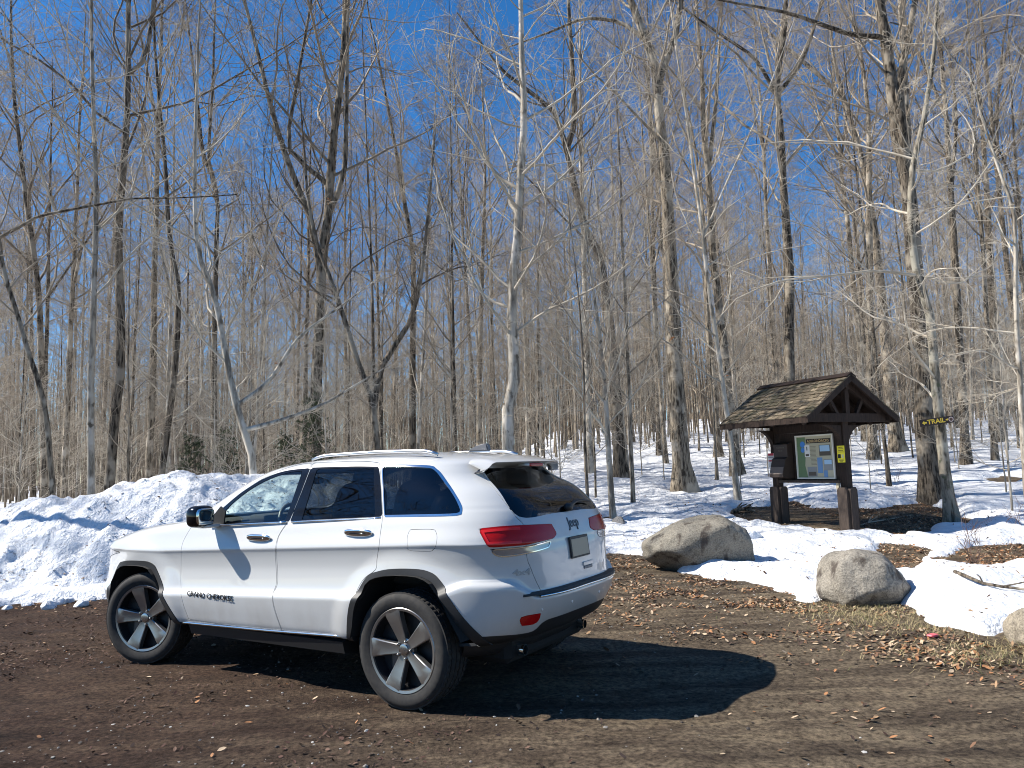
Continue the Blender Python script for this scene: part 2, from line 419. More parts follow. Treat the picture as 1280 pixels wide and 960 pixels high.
def emit(name, M, mat_, parent, skirt=.012, both=True, mirror=False, thick_in=True, side_cut=None):
    """left half (and its mirror image) of a body panel as one mesh, with its edges turned inwards"""
    A, F = M
    if len(F) == 0: return None
    P = A[:, :3]; N = A[:, 3:6]/np.maximum(np.linalg.norm(A[:, 3:6], axis=1, keepdims=True), 1e-9)
    fn = np.cross(P[F[:, 1]] - P[F[:, 0]], P[F[:, 2]] - P[F[:, 0]])
    flip = np.sum(fn*N[F].mean(1), 1) < 0
    F = F.copy(); F[flip] = F[flip][:, ::-1]
    V = [P]; NN = [N]; T = [F]; Qd = []
    if skirt:
        E = np.concatenate([F[:, [0, 1]], F[:, [1, 2]], F[:, [2, 0]]])
        k = np.sort(E, 1); u, inv, cnt = np.unique(k, axis=0, return_inverse=True, return_counts=True)
        B = E[cnt[inv.ravel()] == 1]
        mid = (np.abs(P[B[:, 0], 1]) < 2e-4) & (np.abs(P[B[:, 1], 1]) < 2e-4)
        B = B[~mid]
        if len(B):
            o = sum(len(v) for v in V)
            a, b = P[B[:, 0]], P[B[:, 1]]; na, nb = N[B[:, 0]], N[B[:, 1]]
            en = np.cross(b - a, (na + nb)/2); en = en/np.maximum(np.linalg.norm(en, axis=1, keepdims=True), 1e-9)
            m = len(B)
            V.append(np.concatenate([a, b, b - nb*skirt, a - na*skirt])); NN.append(np.concatenate([en]*4))
            r = np.arange(m); Qd.append(np.stack([r+m, r, r+3*m, r+2*m], 1) + o)
    V = np.concatenate(V); NN = np.concatenate(NN); T = np.concatenate(T); Qd = np.concatenate(Qd) if Qd else np.zeros((0, 4), int)
    # to the car's own frame: x back, y to its right
    def side(sgn):
        s = np.array([1, -sgn, 1.0])
        return V*s, NN*s, (T[:, ::-1] if sgn > 0 else T), (Qd[:, ::-1] if sgn > 0 else Qd)
    parts = [side(1)] if not mirror else [side(-1)]
    if both: parts = [side(1), side(-1)]
    n = len(V)
    Vv = np.concatenate([p[0] for p in parts]); Nv = np.concatenate([p[1] for p in parts])
    Tt = np.concatenate([p[2] + i*n for i, p in enumerate(parts)]); Qq = np.concatenate([p[3] + i*n for i, p in enumerate(parts)])
    me = mesh_np(name, Vv, Qq if len(Qq) else None, Tt)
    if len(me.vertices) == len(Nv): me.normals_split_custom_set_from_vertices(Nv.tolist())
    return link(name, me, mat_, parent)

def build_car():
    car = empty('parked_car', CAR_AT, -CAR_YAW)
    tag(car, 'white five-door family SUV parked on the dirt lot, seen from its left rear', 'car')
    # --- materials
    paint = mat('white_paint', (.56, .565, .56), .38, 0, **{'Coat Weight': 1.0, 'Coat Roughness': .02})
    t = NT(paint); geo = t.n('ShaderNodeNewGeometry')
    t.col(t.mix(geo.outputs['Backfacing'], (.56, .565, .56), (.02, .02, .022)))
    dz = t.noise(t.coord((1, 1, 1)), 240, 2); 
    dirt = t.n('ShaderNodeMapRange'); sx = t.n('ShaderNodeSeparateXYZ'); tc = t.n('ShaderNodeTexCoord'); t.l(tc.outputs['Object'], sx.inputs[0])
    t.l(sx.outputs['Z'], dirt.inputs[0]); dirt.inputs[1].default_value = .75; dirt.inputs[2].default_value = .38; dirt.inputs[3].default_value = 0; dirt.inputs[4].default_value = .38
    mm = t.n('ShaderNodeMath', operation='MULTIPLY'); t.l(dirt.outputs[0], mm.inputs[0]); t.l(t.ramp(t.noise(t.coord((1, 1, .5)), 7, 5), [(.38, (0, 0, 0)), (.7, (1, 1, 1))]), mm.inputs[1])
    bc = t.b.inputs['Base Color'].links[0].from_socket
    t.col(t.mix(mm.outputs[0], bc, (.30, .26, .22)))
    black = mat('black_plastic', (.018, .018, .019), .55)
    gloss = mat('gloss_black_trim', (.006, .006, .007), .06)
    chrome = mat('chrome', (.78, .79, .80), .10, 1.0)
    silver = mat('brushed_rail', (.62, .63, .65), .28, 1.0)
    rubber = mat('tyre_rubber', (.028, .028, .029), .82); tt = NT(rubber)
    rb = tt.noise(tt.coord((1, 1, 1)), 30, 4); tt.col(tt.ramp(rb, [(.35, (.014, .014, .015)), (.75, (.034, .031, .028))]))
    alloy = mat('alloy_wheel', (.33, .32, .31), .30, .85)
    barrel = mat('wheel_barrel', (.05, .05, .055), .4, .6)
    red = mat('red_lens', (.44, .007, .008), .18, 0, **{'Coat Weight': .08, 'Coat Roughness': .02, 'Specular IOR Level': .3})
    red2 = mat('bright_red_light_guide', (.72, .02, .018), .25, 0, **{'Coat Weight': .2})
    clear = mat('clear_lens', (.30, .30, .31), .12, .5, **{'Coat Weight': 1.0})
    darkin = mat('interior_fabric', (.030, .030, .032), .75)
    def glassm(name, tint, mixw):
        m = bpy.data.materials.new(name); m.use_nodes = True; nt = m.node_tree; nt.nodes.clear()
        o = nt.nodes.new('ShaderNodeOutputMaterial'); g = nt.nodes.new('ShaderNodeBsdfGlossy'); tr = nt.nodes.new('ShaderNodeBsdfTransparent')
        g.inputs['Roughness'].default_value = .0; g.inputs['Color'].default_value = (.9, .95, 1, 1); tr.inputs['Color'].default_value = (*tint, 1)
        lw = nt.nodes.new('ShaderNodeLayerWeight'); lw.inputs['Blend'].default_value = .5
        pw = nt.nodes.new('ShaderNodeMath'); pw.operation = 'POWER'; pw.inputs[1].default_value = 5; nt.links.new(lw.outputs['Facing'], pw.inputs[0])
        fr = nt.nodes.new('ShaderNodeMath'); fr.operation = 'MULTIPLY_ADD'; fr.inputs[1].default_value = .94; fr.inputs[2].default_value = .06; nt.links.new(pw.outputs[0], fr.inputs[0])
        mx = nt.nodes.new('ShaderNodeMixShader'); nt.links.new(fr.outputs[0], mx.inputs[0]); nt.links.new(tr.outputs[0], mx.inputs[1]); nt.links.new(g.outputs[0], mx.inputs[2])
        nt.links.new(mx.outputs[0], o.inputs['Surface']); return m
    g_clear = glassm('window_glass', (.86, .95, .91), 0)
    g_dark = glassm('privacy_glass', (.10, .108, .115), 0)

    # --- body shell, left half
    P, N, S, ZN, rv = car_grid()
    W = P[:, :, 1].max(1)[:, None]
    EDGE = P[:, :, 1]/np.maximum(W, 1e-4)
    body = tri_grid(P, [N, ZN, EDGE, S])
    whole = body
    fq = lambda M: M[0][:, 0] - M[0][:, 1]
    Z = lambda M: M[0][:, 2]
    OUT = {k: np.array(v, float) for k, v in CAR_OUT.items()}
    OUT['rear_window'] = np.array([(2.808, 1.628), (2.86, 1.642), (3.1, 1.65), (4.6, 1.65), (4.6, 1.252), (3.9, 1.252), (3.5, 1.254), (3.074, 1.256), (2.932, 1.421), (2.85, 1.56)])
    OUT['tailgate'] = np.array([(2.775, 1.652), (3.1, 1.668), (4.6, 1.668), (4.6, .752), (3.66, .752), (3.377, .752), (3.261, .756), (3.198, .842), (3.158, .912), (3.112, 1.006), (3.112, 1.19), (3.035, 1.262), (2.892, 1.438)])
    OUT['bumper_black'] = np.array([(2.52, .502), (2.845, .502), (3.082, .497), (3.193, .505), (3.25, .54), (3.31, .562), (3.491, .570), (4.6, .572), (4.6, .2), (2.4, .2)])
    def f_out(M, key, back=True):
        f = poly_sdf(fq(M), Z(M), smooth_poly(OUT[key]))
        return np.where(M[0][:, 8] > .5, f, -1.0)
    def f_xz(M, key):
        p = OUT[key].copy(); p[:, 0] += .955
        return np.where((M[0][:, 8] > .4) & (M[0][:, 1] > .5), poly_sdf(M[0][:, 0], Z(M), smooth_poly(p)), -1.0)
    def take(M, f, gap=0.0):
        return clip(M, f - gap), clip(M, -f - gap)
    # wheel openings and arch mouldings
    trims = []
    for a in ('f', 'r'):
        _, body = take(body, f_xz(body, a + 'arch_in'))
        tr, body = take(body, f_xz(body, a + 'arch_out'))
        trims.append(tr)
    for tr in trims:
        for mir in (False, True): emit('wheel_arch_trim', offset(tr, .007), black, car, .03, False, mir)
    # lamps
    lr, body = take(body, f_out(body, 'lamp_red'), .0015)
    lc, body = take(body, f_out(body, 'lamp_clear'), .001)
    rf, body = take(body, f_out(body, 'reflector'), .001)
    lr = subdiv(subdiv(lr)); lc = subdiv(subdiv(lc))
    for mir in (False, True):
        L = emit('tail_light', offset(lr, .004), red, car, .02, False, mir)
        # lit-looking C of the light guide just proud of the lens
        f1 = poly_sdf(fq(lr), Z(lr), smooth_poly(OUT['lamp_red']))
        ring = clip(lr, f1 - .014); ring = clip(ring, .030 - poly_sdf(fq(ring), Z(ring), smooth_poly(OUT['lamp_red'])))
        ring = clip(ring, -(ring[0][:, 0] - ring[0][:, 1] - 3.06))
        emit('light_guide', offset(ring, .0075), red2, L, .003, False, mir)
        C = emit('reversing_lens', offset(lc, .001), clear, L, .02, False, mir)
        fc = poly_sdf(fq(lc), Z(lc), smooth_poly(OUT['lamp_clear']))
        emit('chrome_surround', offset(clip(lc, .007 - fc), .005), chrome, L, .006, False, mir)
        emit('reflector', offset(rf, .002), red, car, .008, False, mir)
    # glass and black window trim
    gl = {}
    for key, trim in (('front_glass', 'front_trim'), ('rear_glass', 'rear_trim')):
        tr, body = take(body, f_out(body, trim))
        gl[key], fr = take(tr, f_out(tr, key)); gl[trim] = fr
    qc, body = take(body, f_out(body, 'quarter_chrome'))
    gl['quarter_glass'], qch = take(qc, f_out(qc, 'quarter_glass'))
    # tailgate with its window
    tg, body = take(body, f_out(body, 'tailgate'), .0028)
    rw, tg = take(tg, f_out(tg, 'rear_window'))
    # windscreen
    A = body[0]
    fw = np.where(A[:, 8] < 1.05, np.minimum(np.minimum(A[:, 6] - 1.285, 1.622 - A[:, 6]), (.925 - A[:, 7])*.6), -1)
    ws, body = take(body, fw)
    # doors
    f1 = f_out(body, 'front_door'); f1t = lambda M: np.maximum(f_out(M, 'front_door'), f_out(M, 'front_trim'))
    fd, body = take(body, f1, .0022)
    rd, body = take(body, f_out(body, 'rear_door'), .0022)
    ff, body = take(body, f_out(body, 'fuel'), .0015)
    # rear bumper lower, black
    bb, body = take(body, f_out(body, 'bumper_black'))
    # panel seam of the rear bumper
    # bonnet, grille, headlights
    A = body[0]
    fh = np.where(A[:, 8] < 1.3, np.minimum(np.minimum(A[:, 6] - 1.035, 1.262 - A[:, 6]), (.90 - A[:, 7])*.5), -1)
    hood, body = take(body, fh, .002)
    yz = lambda M, poly: np.where((M[0][:, 8] < .93) & (M[0][:, 0] < .2), poly_sdf(M[0][:, 1], M[0][:, 6], np.array(poly)), -1)
    hl, body = take(body, yz(body, [(.47, .87), (.80, .90), (.905, .98), (.86, 1.0), (.47, .985)]), .001)
    gr, body = take(body, yz(body, [(-1, .86), (.44, .86), (.45, .985), (-1, .985)]), .001)
    lo, body = take(body, yz(body, [(-1, .53), (.60, .53), (.52, .66), (-1, .66)]), .001)
    sh, body = take(body, np.where((body[0][:, 8] < 1.2) & (body[0][:, 0] < -.3), .50 - body[0][:, 2], -1)*1.0)
    # black backing strips added behind the shut lines to block light through them
    for key in ('front_door', 'rear_door', 'tailgate'):
        sl_ = clip(whole, .011 - np.abs(f_out(whole, key)))
        emit('light_block_strip', offset(subdiv(sl_), -.017), mat('light_block_black', (.01, .01, .01), .8), car, 0)
    # --- emit
    emit('body', body, paint, car, .016)
    emit('bonnet', hood, paint, car, .016)
    emit('lower_bumper', bb, black, car, .02)
    emit('front_skirt', offset(sh, .002), black, car, .02)
    emit('air_intake', offset(lo, -.02), black, car, 0)
    G = emit('grille', offset(gr, -.012), gloss, car, 0)
    m = MB()
    for k in range(7):
        y = (k - 3)*.118
        x = float(P[np.argmin(np.abs(ZN[:, 0] - .92)), :NF, 0][np.argmin(np.abs(P[np.argmin(np.abs(ZN[:, 0] - .92)), :NF, 1] - abs(y)))])
        for dy in (-.04, .04): m.box((x + .004, y + dy, .865), (.012, .010, .105), None, .003)
        for dz in (-.052, .052): m.box((x + .004, y, .865 + dz), (.012, .09, .010), None, .003)
    m.build('grille_bar', chrome, G)
    for mir in (False, True):
        emit('headlight', offset(hl, .003), clear, car, .02, False, mir)
        D = emit('front_door', fd, paint, car, .016, False, mir)
        emit('door_window', offset(gl['front_glass'], -.006), g_clear, D, 0, False, mir)
        emit('window_trim', offset(gl['front_trim'], -.002), gloss, D, .008, False, mir)
        D2 = emit('rear_door', rd, paint, car, .016, False, mir)
        emit('door_window', offset(gl['rear_glass'], -.006), g_dark, D2, 0, False, mir)
        emit('window_trim', offset(gl['rear_trim'], -.002), gloss, D2, .008, False, mir)
        Q = emit('quarter_window', offset(gl['quarter_glass'], -.005), g_dark, car, 0, False, mir)
        emit('window_frame', offset(qch, .002), chrome, Q, .008, False, mir)
        emit('fuel_flap', ff, paint, car, .01, False, mir) if not mir else None
        s = 1 if not mir else -1
        # helpers that find the skin
        def at_side(x, z):
            d = np.abs(P[:, :, 0] - x) + np.abs(P[:, :, 2] - z)*1.0 + (S < .6)*9
            i, j = np.unravel_index(np.argmin(d), d.shape); return P[i, j], N[i, j]
        # door handles
        for door, (xa, xb), z0 in ((D, (1.365, 1.635), 1.102), (D2, (2.40, 2.665), 1.157)):
            p, n = at_side((xa + xb)/2, z0)
            rot = Matrix.Rotation(s*.30, 3, 'X')
            h = MB(); h.superell((p[0], -s*(p[1] + .016), z0), ((xb - xa)/2, .016, .030), .75, 24, 12, rot)
            H = h.build('door_handle', chrome, door, 180)
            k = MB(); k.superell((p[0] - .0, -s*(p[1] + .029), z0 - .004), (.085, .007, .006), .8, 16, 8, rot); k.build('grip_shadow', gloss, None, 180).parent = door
        # bright strip along the base of the windows and along the sill
        pts = []
        for x in np.linspace(.87, 2.70, 30):
            z = np.interp(x - .862, *np.array(CAR_OUT['beltstrip']).T) - .004
            p, n = at_side(x, z); pts.append((x, -s*(np.interp(z, [1.16, 1.2, 1.24, 1.28], [.893, .880, .867, .852]) + .004), z))
        for door, xr in ((D, (.86, 1.762)), (D2, (1.776, 2.70))):
            q = [p for p in pts if xr[0] <= p[0] <= xr[1]]
            MB().tube(q, .008, 6).build('window_sill_strip', chrome, door, 180)
        sl = np.array(CAR_OUT['strip'])
        pts = [(x, -s*.918, np.interp(x - .93, sl[:, 0], sl[:, 1]) - .002) for x in np.linspace(.53, 2.40, 20)]
        MB().tube(pts, .010, 6).build('sill_strip', chrome, car, 180)
        q = MB(); q.prism([(s*-.905, .385), (s*-.88, .30), (s*-.60, .26), (s*-.60, .40)], 'x', .64, 2.36)
        q.build('sill_panel', black, car)
        # mirror
        q = MB(); q.superell((.945, -s*1.035, 1.268), (.075, .110, .088), .62, 28, 16, Matrix.Rotation(s*.16, 3, 'Z'))
        mo = q.build('side_mirror', gloss, car, 180)
        q = MB(); q.superell((1.006, -s*1.035, 1.270), (.018, .090, .066), .5, 24, 12, Matrix.Rotation(s*.14, 3, 'Z')); q.build('mirror_glass', mat('mirror_silver', (.7, .72, .7), .02, 1.0), mo, 180)
        q = MB(); q.superell((.95, -s*.96, 1.188), (.06, .10, .018), .7, 20, 10); q.build('mirror_foot', paint, mo, 180)
        q = MB(); q.prism([(.80, 1.19), (1.02, 1.195), (1.04, 1.30), (.98, 1.34)], 'y', -s*.872, -s*.86); q.build('mirror_base', black, mo)
        # roof rail
        xs = np.linspace(1.72, 2.98, 26); pts = []; rr = []
        for x in xs:
            u = (x - 1.72)/1.26; lift = .026*min(1, min(u, 1 - u)/.10)**.6
            i = np.argmin(np.abs(P[:, :, 1] - .565) + np.abs(P[:, :, 0] - x) + (ZN < 1.6)*9)
            zz = P.reshape(-1, 3)[i][2]; pts.append((x, -s*.565, np.interp(x, [1.6, 2.0, 2.4, 2.8, 3.1], [1.690, 1.703, 1.708, 1.703, 1.69]) + lift)); rr.append(.014)
        MB().tube(pts, rr, 8).build('roof_rail', silver, car, 180)
    Tg = emit('tailgate', tg, paint, car, .016)
    Rw = emit('rear_window', offset(rw, -.004), g_dark, Tg, 0)
    emit('windscreen', offset(ws, -.005), g_clear, car, 0)
    # black surround of the rear glass
    def at_rear(y, z):
        d = np.abs(P[:, :, 1] - abs(y)) + np.abs(P[:, :, 2] - z) + (S < 2.0)*9
        i, j = np.unravel_index(np.argmin(d), d.shape); return P[i, j], N[i, j]
    # wiper
    q = MB(); pts = []
    for u in np.linspace(0, 1, 9):
        y = -.02 - .42*u; z = 1.285 + .035*math.sin(u*2.6); p, n = at_rear(y, z); pts.append((p[0] + .022, -y, z))
    q.tube(pts, [.020, .018, .014, .012, .011, .010, .009, .008, .006], 8); q.superell((pts[0][0], pts[0][1], pts[0][2]), (.03, .045, .03), .9, 12, 8); q.build('rear_wiper', black, Rw, 180)
    # spoiler over the rear glass
    q = bmesh.new(); rows = []
    for y in np.linspace(-.55, .55, 41):
        e = abs(y)/.55; xt = 3.492 - .11*e**2.4; dz = -.004*e**2
        drop = -.055*sstep(.86, 1.0, e)
        zr = np.interp(e, [0, .6, .85, .95, 1], [1.692, 1.676, 1.654, 1.638, 1.618])
        x0 = 3.14 + .10*e
        prof = [(x0, zr + .004), (3.28, zr + .001 - .008*(1-e)), (xt - .08, 1.650 + dz + drop*.7), (xt - .010, 1.634 + dz + drop*.9), (xt, 1.628 + dz + drop*.9), (xt - .012, 1.619 + dz + drop), (xt - .10, 1.606 + drop*.9 + dz), (3.33, 1.585 + drop*.6), (x0 + .1, 1.60 + drop*.4)]
        rows.append([q.verts.new((x, y, z)) for x, z in prof])
    for a, b in zip(rows, rows[1:]):
        for k in range(len(a)): q.faces.new((a[k], a[(k+1) % len(a)], b[(k+1) % len(a)], b[k]))
    q.faces.new(rows[0]); q.faces.new(rows[-1][::-1])
    w = MB(); w.bm.free(); w.bm = q; sp = w.build('spoiler', paint, Tg, 40)
    q = MB(); q.superell((3.435, 0, 1.602), (.05, .15, .014), .5, 24, 8); q.build('brake_light_housing', paint, sp, 180)
    q = MB(); q.superell((3.474, 0, 1.602), (.014, .105, .013), .4, 20, 8); q.build('high_brake_light', red, sp, 180)
    # number plate, latch handle, badges
    p, n = at_rear(0, 1.005); tilt = math.asin(max(-1, min(1, n[2])))
    rot = Matrix.Rotation(-tilt, 3, 'Y')
    q = MB(); q.box((p[0] + .010, .012, 1.005), (.012, .290, .152), rot, .003); fr = q.build('plate_frame', black, Tg)
    q = MB(); q.box((p[0] + .017, .012, 1.003), (.004, .258, .120), rot, .001); q.build('number_plate', mat('blank_plate', (.60, .49, .35), .8), fr)
    p2, n2 = at_rear(-.12, .86)
    q = MB(); q.box((p2[0] + .002, .13, .872), (.012, .155, .030), None, .004); q.build('tow_cover', paint, Tg)
    q = MB(); q.box((p2[0] + .003, .13, .846), (.010, .135, .020), None, .003); q.build('latch_recess', mat('grey_recess', (.22, .22, .23), .5), Tg)
    # shelf pad and bright strip on the bumper
    ii = int(np.argmin(np.abs(ZN[:, 0] - .672)))
    q = bmesh.new(); ra = []
    ring = []
    for y in np.linspace(-.70, .70, 41):
        p, n = at_rear(y, .742); ring.append((p[0], y))
    yy = np.array([r[1] for r in ring]); cf = np.polyfit(yy**2, [r[0] for r in ring], 4); ring = [(float(np.polyval(cf, y*y)), float(y)) for y in yy]
    w = MB()
    bmv = []
    for x, y in ring:
        xo = x
        bmv.append([w.bm.verts.new(c) for c in ((xo - .06, y, .770), (xo + .012, y, .764), (xo + .018, y, .752), (xo - .02, y, .745))])
    for a, b in zip(bmv, bmv[1:]):
        for k in range(4): w.bm.faces.new((a[k], a[(k+1) % 4], b[(k+1) % 4], b[k]))
    w.bm.faces.new(bmv[0]); w.bm.faces.new(bmv[-1][::-1])
    pad = w.build('bumper_step_pad', black, car, 40); q.free()
    MB().tube([(x + .014, y, .742) for x, y in ring if abs(y) < .60], .008, 6).build('bumper_strip', chrome, pad, 180)
    # sensors
    for y in (-.55, -.22, .22, .55):
        p, n = at_rear(abs(y), .655); q = MB(); q.superell((p[0] + .001, y, .655), (.004, .014, .014), .9, 12, 8); q.build('parking_sensor', mat('sensor_paint', (.7, .7, .7), .4), car, 180)
    # exhaust tips
    for y in (-.46, .46):
        q = MB(); prof = [(.032, 0), (.036, .01), (.036, .17), (.031, .17), (.030, .02)]
        q.lathe(prof, 24, 'x'); bmesh.ops.translate(q.bm, verts=q.bm.verts[:], vec=(3.44, y, .355)); q.build('exhaust_tip', chrome, car, 40)
    # lettering
    lm = mat('badge_chrome', (.10, .10, .105), .25, .9)
    me = text_mesh('GRAND CHEROKEE', .072, .0015, .0, 1.0)
    o = link('door_lettering', me, lm, None)
    w0 = max(v.co.x for v in me.vertices) - min(v.co.x for v in me.vertices)
    for v in me.vertices: v.co.x *= .56/w0; v.co.y *= .80
    pa, na = at_side(.97, .628)
    # text x runs to the car's rear, seen from its left side
    o.parent = bpy.data.objects['front_door']
    o.matrix_local = Matrix.Translation((.975, -(pa[1] + .003), .632)) @ Matrix.Rotation(R(1.2), 4, 'Y') @ Matrix(((1, 0, 0, 0), (0, 0, -1, 0), (0, 1, 0, 0), (0, 0, 0, 1)))
    def rear_text(body_, size, y, z, width, m, bold=.001, name='tailgate_lettering'):
        me = text_mesh(body_, size, .003, bold)
        w0 = max(v.co.x for v in me.vertices) - min(v.co.x for v in me.vertices)
        for v in me.vertices: v.co.x *= width/w0
        p, n = at_rear(abs(y), z); o = link(name, me, m, Tg)
        tl = math.asin(max(-1, min(1, n[2]))); yaw = math.atan2(n[1], n[0])*(1 if y > 0 else -1)
        # text x to the car's right (seen from behind that is to the right)
        B = Matrix(((0, 0, 1, 0), (1, 0, 0, 0), (0, 1, 0, 0), (0, 0, 0, 1)))
        o.matrix_local = Matrix.Translation((p[0] + .004, -y, z)) @ Matrix.Rotation(-yaw, 4, 'Z') @ Matrix.Rotation(-tl, 4, 'Y') @ B
    rear_text('Jeep', .105, -.02, 1.175, .17, mat('dark_badge', (.12, .12, .13), .3, .8), .0008)
    rear_text('4x4', .055, .66, .90, .13, mat('grey_badge', (.35, .35, .36), .4, .4), .0012)
    # shark fin
    q = MB(); q.prism([(2.86, 1.72), (2.90, 1.742), (2.96, 1.765), (3.03, 1.782), (3.055, 1.778), (3.07, 1.72)], 'y', -.026, .026); bmesh.ops.bevel(q.bm, geom=q.bm.edges[:], offset=.010, segments=2, affect='EDGES'); q.build('antenna', mat('fin_grey', (.13, .13, .14), .35), car, 40)
    # underbody and wheel housings
    q = MB(); q.box((1.45, 0, .42), (4.2, 1.16, .30), None, .04); q.build('underbody', mat('underbody_black', (.01, .01, .01), .9), car)
    for key, cx in (('farch_in', 0), ('rarch_in', 2.915)):
        pl = np.array(CAR_OUT[key]); pl = pl[1:-1] + np.array([.955, 0])
        for s in (1, -1):
            w = MB(); a = [w.bm.verts.new((x, -s*.965, z)) for x, z in pl]; b = [w.bm.verts.new((x, -s*.58, z + .0)) for x, z in pl]
            for k in range(len(pl) - 1): w.bm.faces.new((a[k], a[k+1], b[k+1], b[k]))
            w.bm.faces.new(b)
            w.build('wheel_housing', mat('underbody_black'), car)
    # cabin
    q = MB(); q.box((.98, 0, 1.06), (.55, 1.46, .26), None, .07, 3); q.box((.72, 0, 1.12), (.35, 1.40, .20), None, .06, 2); q.box((1.02, -.37, 1.215), (.20, .34, .07), None, .03, 2)
    q.build('dashboard', darkin, car, 40)
    q = MB(); rw_ = []
    for k in range(29):
        a = 2*math.pi*k/28; rw_.append(Matrix.Rotation(R(-24), 3, 'Y') @ Vector((0, .185*math.cos(a), .185*math.sin(a))))
    c0 = Vector((1.34, -.37, 1.16)); q.tube([c0 + p for p in rw_], .017, 8, False)
    for a in (0, 180, 270): q.tube([c0, c0 + Matrix.Rotation(R(-24), 3, 'Y') @ Vector((0, .18*math.cos(R(a)), .18*math.sin(R(a))))], .016, 6)
    q.superell(c0, (.04, .07, .06), .7); q.build('steering_wheel', mat('wheel_leather', (.05, .05, .052), .45), car, 50)
    def seat(x, y, w_, name='seat'):
        q = MB(); q.superell((x, y, .86), (.27, w_/2, .11), .55)
        b = Matrix.Rotation(R(14), 3, 'Y'); q.superell((x + .30, y, 1.17), (.10, w_/2, .34), .5, 20, 12, b)
        S_ = q.build(name, mat('seat_leather', (.055, .052, .05), .5), car, 180)
        q = MB(); q.superell((x + .40, y, 1.52), (.055, min(w_/2, .14), .09), .6, 20, 12, b); q.build('headrest', mat('seat_leather'), S_, 180)
    seat(1.72, -.37, .52); seat(1.72, .37, .52)
    q = MB(); q.superell((2.66, 0, .86), (.26, .66, .12), .4); q.superell((2.98, 0, 1.14), (.10, .66, .33), .4, 20, 12, Matrix.Rotation(R(16), 3, 'Y'))
    bench = q.build('rear_seat', mat('seat_leather'), car, 180)
    for y in (-.40, .40):
        q = MB(); q.superell((3.07, y, 1.50), (.05, .13, .075), .6); q.build('headrest', mat('seat_leather'), bench, 180)
    q = MB(); q.box((1.9, 0, .60), (3.3, 1.5, .10)); q.build('cabin_floor', darkin, car)
    q = MB(); q.superell((1.16, .0, 1.52), (.012, .11, .032), .5); q.build('rear_view_mirror', black, car, 180)
    q = MB(); j0 = [j for j in range(P.shape[1]) if S[0, j] > 2.0 and P[0, j, 0] > 3.30]; vr = []
    for s_, order in ((1, j0), (-1, j0[::-1][1:])):
        for j in order:
            x, y, z = P[2, j]; y *= s_
            vr.append([q.bm.verts.new(c) for c in ((x + .001, -y, z + .004), (x - .012, -y*.985, z - .030), (x - .045, -y*.955, z - .075), (x - .16, -y*.90, z - .105), (x - .34, -y*.85, z - .10))])
    for a, b in zip(vr, vr[1:]):
        for k in range(4): q.bm.faces.new((a[k], a[k+1], b[k+1], b[k]))
    q.build('rear_valance', black, car, 60)
    # --- wheels
    def wheel_meshes():
        q = MB()
        # rim lip and barrel (axis y; -y is outside)
        q.lathe([(.246, -.118), (.262, -.122), (.268, -.116), (.268, -.105), (.252, -.098), (.250, -.02), (.235, .06), (.262, .11)], 72)
        q.lathe([(.246, -.118), (.244, -.105), (.240, -.02), (.06, -.015)], 72)
        lip = q.build('wheel', [], None, 35)
        # spokes
        sp = bmesh.new()
        for k in range(5):
            a = R(36 + 72*k)
            prof = []
            for r, wdt, d in ((.045, .056, -.090), (.085, .070, -.094), (.13, .083, -.103), (.18, .100, -.113), (.222, .116, -.120), (.250, .126, -.120)):
                prof.append((r, wdt/2, d))
            rows = []
            for r, hw, d in prof:
                row = []
                for u, dd in ((-1, .030), (-1, .004), (-.86, 0), (.0, .004), (.86, 0), (1, .004), (1, .030)):
                    ca, sa = math.cos(a), math.sin(a); t = hw*u
                    row.append(sp.verts.new((r*ca - t*sa, d + dd*(1.6 if dd > .01 else 1), r*sa + t*ca)))
                rows.append(row)
            for A_, B_ in zip(rows, rows[1:]):
                for i in range(6): sp.faces.new((A_[i], A_[i+1], B_[i+1], B_[i]))
        w = MB(); w.bm.free(); w.bm = sp; spk = w.build('spokes', [], None, 30)
        q = MB(); q.lathe([(.0005, -.100), (.030, -.1005), (.037, -.098), (.040, -.080)], 32)
        cap = q.build('c', [], None, 30)
        q = MB(); q.lathe([(.060, -.085), (.075, -.080), (.080, -.05)], 32)
        for k in range(5):
            a = R(72*k + 72); q.superell((.058*math.cos(a), -.096, .058*math.sin(a)), (.0095, .014, .0095), .9, 10, 8)
        q.lathe([(.0005, -.086), (.062, -.086)], 32)
        nuts = q.build('n', [], None, 40)
        q = MB()
        prof = [(.262, -.108), (.270, -.119), (.300, -.130), (.335, -.132), (.358, -.126), (.374, -.112)]
        q.lathe(prof + [(r, -a) for r, a in prof[::-1]], 96)
        # tread: blocks and grooves
        ring_x = [-.112, -.080, -.078, -.070, -.068, -.030, -.028, -.018, -.016, .016, .018, .028, .030, .068, .070, .078, .080, .112]
        dep = [0, 0, .008, .008, 0, 0, .008, .008, 0, 0, .008, .008, 0, 0, .008, .008, 0, 0]
        seg = 180; rings = []
        for x, d in zip(ring_x, dep):
            row = []
            for k in range(seg):
                t = 2*math.pi*k/seg; sip = .006 if (abs(x) > .06 and k % 3 == 0) or (abs(x) < .03 and k % 5 == 0) else 0
                r = .3865 - d - sip - (.004 if abs(x) > .1 else 0); row.append(q.bm.verts.new((r*math.cos(t), x, r*math.sin(t))))
            rings.append(row)
        for a, b in zip(rings, rings[1:]):
            for k in range(seg): q.bm.faces.new((a[k], a[(k+1) % seg], b[(k+1) % seg], b[k]))
        # join tread to the shoulders
        for x, sg in ((-.112, -1), (.112, 1)):
            q.lathe([(.374, sg*.1125), (.384, sg*.1115)], 96)
        tyre = q.build('tyre', [], None, 30)
